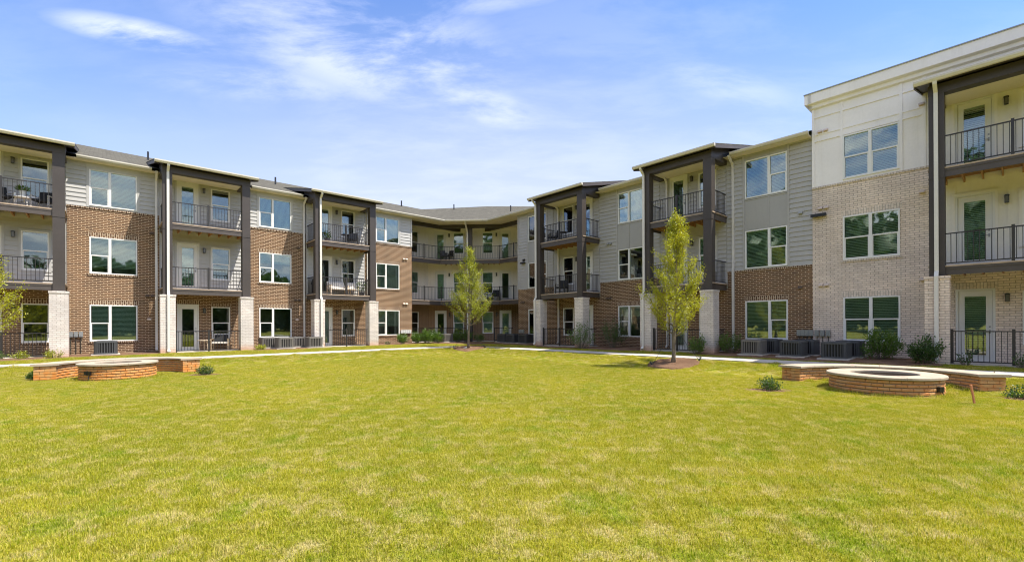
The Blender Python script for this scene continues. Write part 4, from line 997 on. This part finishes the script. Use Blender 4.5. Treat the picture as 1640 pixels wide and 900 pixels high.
for x, y, rr_, h, lb, sd in ((6.30, 11.15, .33, .32, 'low shrub in a mulch patch at the open end of the tan seat wall', 61), (-10.25, 15.2, .33, .36, 'low shrub in a mulch patch at the brick end of the clay stained seat wall', 62), (-14.9, 14.2, .22, .28, 'low shrub in shade beside the orange stained wall end', 63), (10.9, 9.75, .36, .30, 'low dark shrub at the picture edge beside the seat wall', 64)):
    ring(x, y, .55 if sd != 63 else .3, .3, 'small mulch patch under shrub ' + {61: 'by the tan seat wall', 62: 'by the clay stained wall', 63: 'in the wall shade', 64: 'at the picture edge'}[sd]); shrub(lb, x, y, rr_ * .72, h * .9, 800, 'leaf_deep', sd, leaf=.045, grp='low shrubs at the seat walls')

# ------------------------------------------------------------------ fire pits and seat walls
def brickring(T, r_in, r_out, a0, a1, z0, nc, ch, bl, rb, mat, faces=('out',), closed=False):
    """courses of single bricks on the curved faces between angles a0..a1"""
    for face in faces:
        rad = r_out if face == 'out' else r_in; arc = (a1 - a0) * rad; n = int(round(arc / bl)); da = (a1 - a0) / n; w = rad * da / 2 - .005
        key = ('pitbrick', round(rad, 2), round(w, 3), face)
        def mk():
            s = 1 if face == 'out' else -1; m = MB(); d = .085; k = (rad - s * d) / rad; h = ch - .010; e = .008
            f = [(-w, 0), (w, 0), (w * k, -s * d), (-w * k, -s * d)]
            m.v = [(s * -d, -w * k, 0), (0, -w, e), (0, w, e), (s * -d, w * k, 0), (s * -d, -w * k, h), (0, -w, h - e), (0, w, h - e), (s * -d, w * k, h), (s * .006, -w + e, e * 2), (s * .006, w - e, e * 2), (s * .006, w - e, h - e * 2), (s * .006, -w + e, h - e * 2)]
            m.f = [(0, 1, 2, 3), (4, 7, 6, 5), (0, 4, 5, 1), (3, 2, 6, 7), (1, 8, 9, 2), (2, 9, 10, 6), (6, 10, 11, 5), (5, 11, 8, 1), (8, 11, 10, 9)]
            return m.mesh('brick')
        me = cached(key, mk)
        for c in range(nc):
            off = .5 * (c % 2); cnt = n if closed else n - (c % 2)
            for i in range(cnt):
                a = a0 + da * (i + .5 + off); rr_ = rad + rb.uniform(-.004, .005)
                o = link('brick', me, mat, T, (rr_ * math.cos(a), rr_ * math.sin(a), z0 + c * ch + .004), a + rb.uniform(-.006, .006))
            if not closed and c % 2:       # half bricks at the ends
                for aa in (a0 + da * .25, a1 - da * .25):
                    o = link('brick', me, mat, T, (rad * math.cos(aa), rad * math.sin(aa), z0 + c * ch + .004), aa); o.scale = (1, .46, 1)
def arc_prism(r0, r1, a0, a1, z0, z1, n=40, bev=.012):
    m = MB(); prof = [(r0 + bev, z0), (r1 - bev, z0), (r1, z0 + bev), (r1, z1 - bev), (r1 - bev, z1), (r0 + bev, z1), (r0, z1 - bev), (r0, z0 + bev)]; k = len(prof); full = abs(a1 - a0 - 2 * math.pi) < 1e-6
    for i in range(n + (0 if full else 1)):
        a = a0 + (a1 - a0) * i / n
        for r_, z in prof: m.v.append((r_ * math.cos(a), r_ * math.sin(a), z))
    for i in range(n):
        j = (i + 1) % n if full else i + 1
        for p in range(k): q = (p + 1) % k; m.f.append((i*k + p, j*k + p, j*k + q, i*k + q))
    if not full: m.f.append(tuple(range(k))); m.f.append(tuple(n*k + p for p in range(k - 1, -1, -1)))
    return m
def pit_set(cx, cy, ztop, rp, ri, ro, a0, a1, mat, lab_pit, lab_seat, seed, off=(0, 0)):
    zg = gh(cx, cy) - .03; ch = .082; rb = random.Random(seed); nc = int(math.ceil((ztop - .065 - zg) / ch)); z0 = ztop - .065 - nc * ch
    T = thing('fire_pit', lab_pit, 'fire pit', (cx, cy, 0), 0, 'round brick fire pits')
    rw = rp - .06
    link('mortar_core', arc_prism(rp * .60, rw - .012, 0, 2 * math.pi, z0, ztop - .06, 40, .002).mesh('mortar_core'), 'pit_mortar', T)
    brickring(T, 0, rw, 0, 2 * math.pi, z0, nc, ch, .215, rb, mat, closed=True)
    for i in range(10):
        a_ = 2 * math.pi * i / 10; link('cap_stone', cached(('cap', rp), lambda: arc_prism(rp * .60 - .02, rp, .003, 2 * math.pi / 10 - .003, ztop - .062, ztop, 8, .010).mesh('cap_stone')), 'cap_stone', T, (0, 0, rb.uniform(-.003, .003)), a_)
    link('pit_floor', MB().lathe([(.001, ztop - .16), (rp * .61, ztop - .18)], 32).mesh('pit_floor'), 'pit_gravel', T)
    av = R(-96 if cx < 0 else -68)
    v = MB().box(-.09, -.01, -.05, .01, -.05, .06).box(.02, .10, -.04, .01, -.06, .05).tube([(.06, -.02, -.06), (.06, -.05, -.14), (.09, -.05, -.2)], .012, 6).mesh('gas_valve')
    link('gas_valve', v, 'lantern_black', T, ((rw + .012) * math.cos(av), (rw + .012) * math.sin(av), ztop - .26), av + math.pi / 2)
    S = thing('seat_wall', lab_seat, 'seat wall', (cx + off[0], cy + off[1], 0), 0, 'curved brick seat walls')
    link('mortar_core', arc_prism(ri + .072, ro - .072, a0 + .02, a1 - .02, z0, ztop - .06, 36, .002).mesh('mortar_core'), 'pit_mortar', S)
    brickring(S, ri + .06, ro - .06, a0, a1, z0, nc, ch, .235, rb, mat, faces=('out', 'in'))
    # flat brick ends
    for a, sg in ((a0, -1), (a1, 1)):
        u = Vector((math.cos(a), math.sin(a), 0)); t = Vector((-math.sin(a), math.cos(a), 0)) * sg; wd = ro - ri - .12
        for c in range(nc):
            cuts = [0, .5, 1] if c % 2 == 0 else [0, .27, .73, 1]
            for p, q in zip(cuts, cuts[1:]):
                me = cached(('endbrick', round((q - p) * wd, 3)), lambda: MB().box(.005, (q - p) * wd - .005, -.03, .03, .004, ch - .008).mesh('brick'))
                P = u * (ri + .06 + p * wd) + t * .012; link('brick', me, mat, S, (P.x, P.y, z0 + c * ch), a)
    nn = 8; dA = (a1 - a0 + .09) / nn
    for i in range(nn): link('cap_stone', cached(('scap', ri, ro), lambda: arc_prism(ri, ro, .002, dA - .002, ztop - .062, ztop, 8, .010).mesh('cap_stone')), 'cap_stone', S, (0, 0, rb.uniform(-.003, .003)), a0 - .045 + dA * i)
pit_set(8.97, 11.0, .118, 1.14, 1.92, 2.56, R(-10), R(116), 'pit_brick_tan', 'round tan brick fire pit with pale stone rim, beside the orange peg', 'curved tan brick seat wall behind the fire pit with the orange peg', 3)
pit_set(-12.53, 14.5, .185, 1.0, 1.52, 2.15, R(47), R(210), 'pit_brick_clay', 'round fire pit of bricks stained orange by clay', 'curved seat wall of bricks stained orange by clay', 4, (-.07, .25))
sk = thing('marker_peg', 'thin orange wooden peg leaning in the grass beside the fire pit', 'peg', (9.28, 9.12, gh(9.28, 9.12)))
link('peg_shaft', MB().tube([(0, 0, -.1), (-.07, .02, .40)], [.022, .022], 6).mesh('peg_shaft'), 'stake_orange', sk)

# ------------------------------------------------------------------ things on the balconies
def at(w, s, o, z): return fr(w, s, o, z)
def chair(label, p, rz, seat='cushion_pale', fr_='dark_wood', cushion=None, w=.62, grp='balcony chairs'):
    t = thing('patio_chair', label, 'chair', p, rz, grp); h = w / 2
    link('seat', MB().box(-h + .03, h - .03, -.27, .27, .36, .44).mesh('seat'), seat, t); link('backrest', MB().xprism([(.22, .44), (.30, .86), (.35, .86), (.27, .44)], -h + .03, h - .03).mesh('backrest'), seat, t)
    for x in (-h, h - .045):
        for y in (-.27, .23): link('leg', MB().box(x, x + .045, y, y + .045, 0, .58).mesh('leg'), fr_, t)
        link('armrest', MB().box(x - .005, x + .05, -.28, .30, .58, .61).mesh('armrest'), fr_, t)
    if cushion: link('cushion', MB().xprism([(.05, .45), (.15, .80), (.24, .80), (.18, .45)], -h + .1, h - .1).mesh('cushion'), cushion, t)
    return t
def table(label, p, r_, h, top, leg):
    t = thing('side_table', label, 'table', p, 0, 'small balcony tables'); link('table_top', MB().lathe([(.001, h - .035), (r_, h - .035), (r_, h), (.001, h)], 20).mesh('table_top'), top, t)
    for k in range(3): a = 2.1 * k; link('leg', MB().tube([(r_ * .75 * math.cos(a), r_ * .75 * math.sin(a), 0), (r_ * .6 * math.cos(a), r_ * .6 * math.sin(a), h - .03)], .017, 6).mesh('leg'), leg, t)
def potted(label, p, pot, mat, h, seed, r_=.2):
    t = thing('potted_plant', label, 'plant', p, 0, 'potted plants on balconies'); rnd = np.random.default_rng(seed)
    link('pot', MB().lathe([(.001, 0), (r_ * .6, 0), (r_ * .8, .26), (r_ * .72, .26), (r_ * .7, .22), (.001, .22)], 16).mesh('pot', False), pot, t)
    n = 130; az = rnd.uniform(0, 6.28, n); e = rnd.uniform(0, 1, n) ** .6; P = np.stack([np.cos(az) * e * r_ * 1.1, np.sin(az) * e * r_ * 1.1, .24 + rnd.uniform(0, h, n)], 1); link('foliage', leaf_mesh('foliage', P, np.stack([np.cos(az), np.sin(az), rnd.uniform(.3, 1.4, n)], 1), .13, rnd, .35), mat, t)
TL, TR_ = TH['L'], TH['R']
chair('dark slatted chair with pale frame on the top balcony at the picture edge', at('L', -24.35, .75, F3), TL + .5, 'black_cloth', 'white_trim'); chair('dark chair beside the post on the top balcony at the picture edge', at('L', -23.15, .75, F3), TL - .4, 'black_cloth', 'white_trim')
table('small white table between two dark chairs on the top balcony at the edge', at('L', -23.75, .85, F3), .26, .45, 'pot_white', 'pot_white'); potted('small green plant in a white pot on the top balcony table at the edge', at('L', -23.75, .85, F3 + .45), 'pot_white', 'leaf_shrub', .14, 1, .13)
chair('tan wicker chair with black cushion on the ground floor patio', at('L', -16.75, .75, .047), TL - .35, 'cushion_pale', 'wicker_tan', 'black_cloth', .78)
table('round pale table beside the wicker chair on the ground floor patio', at('L', -17.5, .9, .047), .28, .55, 'pale_wood', 'pale_wood')
chair('pale cushioned lounge seat on the middle balcony of the third stack', at('L', -10.6, .6, F2), TL + .1, 'cushion_pale', 'pale_wood', 'cushion_pale', 1.15, 'pale balcony lounge seats'); chair('second pale cushioned seat next to the plant on the middle balcony', at('L', -9.75, .65, F2), TL - .3, 'cushion_pale', 'pale_wood', 'cushion_pale', .8, 'pale balcony lounge seats')
table('low pale wooden table before the pale seats on the middle balcony', at('L', -10.0, 1.15, F2), .3, .36, 'pale_wood', 'pale_wood'); potted('tall green plant in a dark pot behind the pale seats', at('L', -9.25, .95, F2), 'pot_dark', 'leaf_shrub', .6, 2, .24)
chair('black metal chair on the top balcony of the third stack', at('L', -9.7, .7, F3), TL - .5, 'lantern_black', 'lantern_black'); table('black bistro table on the top balcony of the third stack', at('L', -10.25, .95, F3), .25, .62, 'lantern_black', 'lantern_black')
potted('grassy plant in a dark pot by the top balcony door of the third stack', at('L', -11.35, .9, F3), 'pot_dark', 'leaf_deep', .35, 3)
def grill(label, p, rz):
    t = thing('covered_grill', label, 'grill', p, rz)
    link('cart', MB().box(-.25, .25, -.2, .2, .1, .62).mesh('cart'), 'black_cloth', t); link('lid', MB().xprism([(-.24, .62), (-.22, .85), (-.08, .97), (.12, .95), (.24, .62)], -.33, .33).mesh('lid'), 'black_cloth', t)
    for x in (-.22, .2): link('wheel', MB().tube([(x, -.2, .07), (x + .03, -.2, .07)], .07, 12).mesh('wheel'), 'rail_black', t)
    link('handle', MB().tube([(-.2, -.27, .75), (.2, -.27, .75)], .012, 6).mesh('handle'), 'metal_box', t)
grill('black covered grill at the side railing of the middle balcony', at('L', -11.85, .55, F2), TL + 1.57)
chair('dark chair behind the railing of the middle balcony on the shaded wing', at('R', 10.0, .7, F2), TR_ + .3, 'black_cloth', 'lantern_black'); table('dark little table on the top balcony above the far white pillars', at('R', 10.2, .8, F3), .28, .6, 'lantern_black', 'lantern_black')
chair('dark chair on the top balcony above the far white pillars', at('R', 9.4, .8, F3), TR_ - .6, 'black_cloth', 'lantern_black')
potted('green plant in a large dark planter on the middle corner balcony', at('C', 1.55, .55, F2), 'pot_dark', 'leaf_shrub', .3, 4, .38); chair('dark chair by the glazed door of the middle corner balcony', at('C', 2.0, .35, F2), TH['C'], 'black_cloth', 'lantern_black')
chair('small black chair by the door of the top corner balcony', at('C', -2.1, .3, F3), TH['C'] + .4, 'lantern_black', 'lantern_black', w=.45); chair('small black chair near the window of the top corner balcony', at('C', -1.65, .25, F3), TH['C'] - .4, 'lantern_black', 'lantern_black', w=.45)

# ------------------------------------------------------------------ grass and the trees behind the viewer
def inside(px, py, poly):
    c = False; j = len(poly) - 1
    for i in range(len(poly)):
        (xi, yi), (xj, yj) = poly[i], poly[j]
        if (yi > py) != (yj > py) and px < (xj - xi) * (py - yi) / (yj - yi) + xi: c = not c
        j = i
    return c
def is_lawn(x, y):
    sL, oL = inv('L', x, y); sR, oR = inv('R', x, y)
    if oL < 1.9 or oR < 1.9: return False
    if sL < -5.3 and 4.2 < oL < 5.85: return False
    if sR > 5.2 and 2.75 < oR < 4.7: return False
    for cx, cy, rp, ri, ro in ((8.97, 11, 1.1, 1.96, 2.52), (-12.53, 14.5, .97, 9, 9), (-12.6, 14.75, 0, 1.55, 2.12)):
        d = math.hypot(x - cx, y - cy)
        if d < rp: return False
        if ri < d < ro:
            a = math.degrees(math.atan2(y - cy, x - cx)) % 360
            if (cx > 0 and (a < 120 or a > 346)) or (cx < 0 and 48 < a < 207): return False
    return not any(inside(x, y, b) for b in BEDS)
def grass():
    rnd = np.random.default_rng(9)
    def tile(name, size, n, h, w):
        x = rnd.uniform(-size / 2, size / 2, (n, 2)); cl = rnd.uniform(.6, 1.25, n); az = rnd.uniform(0, 6.283, n); H = h * cl * rnd.uniform(.55, 1.2, n); lean = rnd.uniform(.1, .95, n) * H
        d = np.stack([np.cos(az), np.sin(az)], 1); s = np.stack([-np.sin(az), np.cos(az)], 1) * w * .5; v = np.zeros((n, 5, 3))
        v[:, 0, :2] = x - s; v[:, 1, :2] = x + s; v[:, 0, 2] = v[:, 1, 2] = -.01
        md = x + d * lean[:, None] * .35; v[:, 2, :2] = md + s * .8; v[:, 3, :2] = md - s * .8; v[:, 2, 2] = v[:, 3, 2] = H * .6
        v[:, 4, :2] = x + d * lean[:, None]; v[:, 4, 2] = H
        b = (np.arange(n) * 5)[:, None]; me = bpy.data.meshes.new(name); me.from_pydata(v.reshape(-1, 3).tolist(), [], [tuple(q) for q in (b + [0, 1, 2, 3]).tolist()] + [tuple(q) for q in (b + [3, 2, 4]).tolist()])
        me.materials.append(MAT['blade']); return bpy.data.objects.new(name, me)
    tiles = [tile('grass_tuft', .46, 1000, .036, .0052), tile('grass_tuft', 1.12, 5200, .034, .0055)]
    tiles.append(tile('grass_tuft', .16, 46, .085, .006)); pts = [[], [], []]
    for k, (size, y0, y1) in enumerate(((.4, 2.0, 9.0), (1.0, 9.0, 31.0))):
        y = y0
        while y < y1:
            X = y * 1.22 + 1.2; x = -X
            while x < X:
                px, py = x + rnd.uniform(-.04, .04), y + rnd.uniform(-.04, .04)
                if is_lawn(px, py) and (k == 0 or all(is_lawn(px + a, py + b) for a, b in ((-.4, 0), (.4, 0), (0, .4), (0, -.4)))): pts[k].append((px, py, gh(px, py)))
                elif k == 1:
                    for a in (-.33, 0, .33):
                        for b in (-.33, 0, .33):
                            if is_lawn(px + a, py + b): pts[0].append((px + a, py + b, gh(px + a, py + b)))
                x += size
            y += size
    # small tufts fill what the wide ones cannot reach along the edges
    for (cx, cy, r0, r1, n) in ((8.97, 11, 1.12, 1.5, 60), (8.97, 11, 1.6, 2.0, 60), (8.97, 11, 2.7, 3.2, 90), (-12.53, 14.5, 1.0, 1.5, 60), (-12.53, 14.5, 2.25, 2.7, 70)):
        for i in range(n):
            a = rnd.uniform(0, 6.283); r_ = rnd.uniform(r0, r1); px, py = cx + r_ * math.cos(a), cy + r_ * math.sin(a)
            if is_lawn(px, py): pts[0].append((px, py, gh(px, py)))
    for cx, cy, r0, n in ((8.97, 11, 1.12, 130), (-12.53, 14.5, .98, 70)):
        for i in range(n):
            a = rnd.uniform(0, 6.283); r_ = r0 + abs(rnd.normal(0, .10)); px, py = cx + r_ * math.cos(a), cy + r_ * math.sin(a); pts[2].append((px, py, gh(px, py)))
    for i in range(70):
        a = R(rnd.uniform(-14, 116)); r_ = 1.86 - abs(rnd.normal(0, .06)); px, py = 8.97 + r_ * math.cos(a), 11 + r_ * math.sin(a); pts[2].append((px, py, gh(px, py)))
    for i in range(900):
        px, py = rnd.uniform(-16, 15), rnd.uniform(3, 15)
        if is_lawn(px, py) and rnd.random() < .35: pts[2].append((px, py, gh(px, py) - .03))
    for k in range(3):
        P = np.array(pts[k]); me = bpy.data.meshes.new('grass'); me.from_pydata(P.tolist(), [], [])
        at_ = me.attributes.new('rot', 'FLOAT_VECTOR', 'POINT'); r3 = np.zeros((len(P), 3)); 
        for i, (px, py, pz) in enumerate(pts[k]):
            nx, ny = gh(px - .25, py) - gh(px + .25, py), gh(px, py - .25) - gh(px, py + .25)
            q_ = Vector((0, 0, 1)).rotation_difference(Vector((nx, ny, .5)).normalized()) @ Matrix.Rotation(int(rnd.integers(0, 4)) * math.pi / 2, 3, 'Z').to_quaternion(); r3[i] = q_.to_euler()
        at_.data.foreach_set('vector', r3.astype('f').ravel())
        g_ = bpy.data.node_groups.new('grass', 'GeometryNodeTree'); g_.interface.new_socket('Geometry', in_out='INPUT', socket_type='NodeSocketGeometry'); g_.interface.new_socket('Geometry', in_out='OUTPUT', socket_type='NodeSocketGeometry')
        gi, go = g_.nodes.new('NodeGroupInput'), g_.nodes.new('NodeGroupOutput'); ip = g_.nodes.new('GeometryNodeInstanceOnPoints'); oi = g_.nodes.new('GeometryNodeObjectInfo'); na = g_.nodes.new('GeometryNodeInputNamedAttribute')
        oi.inputs['Object'].default_value = tiles[k]; oi.inputs['As Instance'].default_value = True; na.data_type = 'FLOAT_VECTOR'; na.inputs['Name'].default_value = 'rot'
        l = g_.links; l.new(gi.outputs[0], ip.inputs['Points']); l.new(oi.outputs['Geometry'], ip.inputs['Instance']); l.new(na.outputs[0], ip.inputs['Rotation']); l.new(ip.outputs[0], go.inputs[0])
        o = link('grass', me); md = o.modifiers.new('grass', 'NODES'); md.node_group = g_
        stuff(o, ('short mown grass blades of the near lawn', 'short mown grass blades of the far lawn', 'taller grass tufts along the brick and across the lawn')[k], 'grass')
grass()
def treeline():
    rnd = np.random.default_rng(4); P, D = [], []; core = MB()
    for i in range(110):
        a = R(148 + 244 * i / 109) + rnd.normal(0, .02); d = rnd.uniform(50, 72); cx, cy = d * math.cos(a), d * math.sin(a) + 4
        if cy > 16: continue
        tall = 1.2 if math.cos(a) < 0.1 else .62
        h = rnd.uniform(15, 23) * tall; r_ = rnd.uniform(3.5, 5.5); n = 700
        v = rnd.normal(size=(n, 3)); v /= np.linalg.norm(v, axis=1)[:, None]; v *= rnd.uniform(.3, 1, n)[:, None] ** .5
        core.lathe([(.01, .1), (r_ * .9, h * .15), (r_ * 1.0, h * .45), (r_ * .7, h * .75), (.02, h * .93)], 10, cx, cy)
        z = np.where(v[:, 2] < 0, h * .45 * (1 + v[:, 2]), h * .45 + v[:, 2] * h * .55)
        P.append(np.stack([cx + v[:, 0] * r_ * 1.25, cy + v[:, 1] * r_ * 1.25, z], 1)); D.append(rnd.normal(size=(n, 3)))
    me = leaf_mesh('treeline', np.concatenate(P), np.concatenate(D), 1.6, rnd, .8)
    stuff(link('treeline', me, 'leaf_far'), 'far belt of green trees mirrored in the window panes', 'trees')
    stuff(link('treeline', core.mesh('treeline', True), 'leaf_far'), 'shaded inner mass of the far belt of trees', 'trees')
treeline()
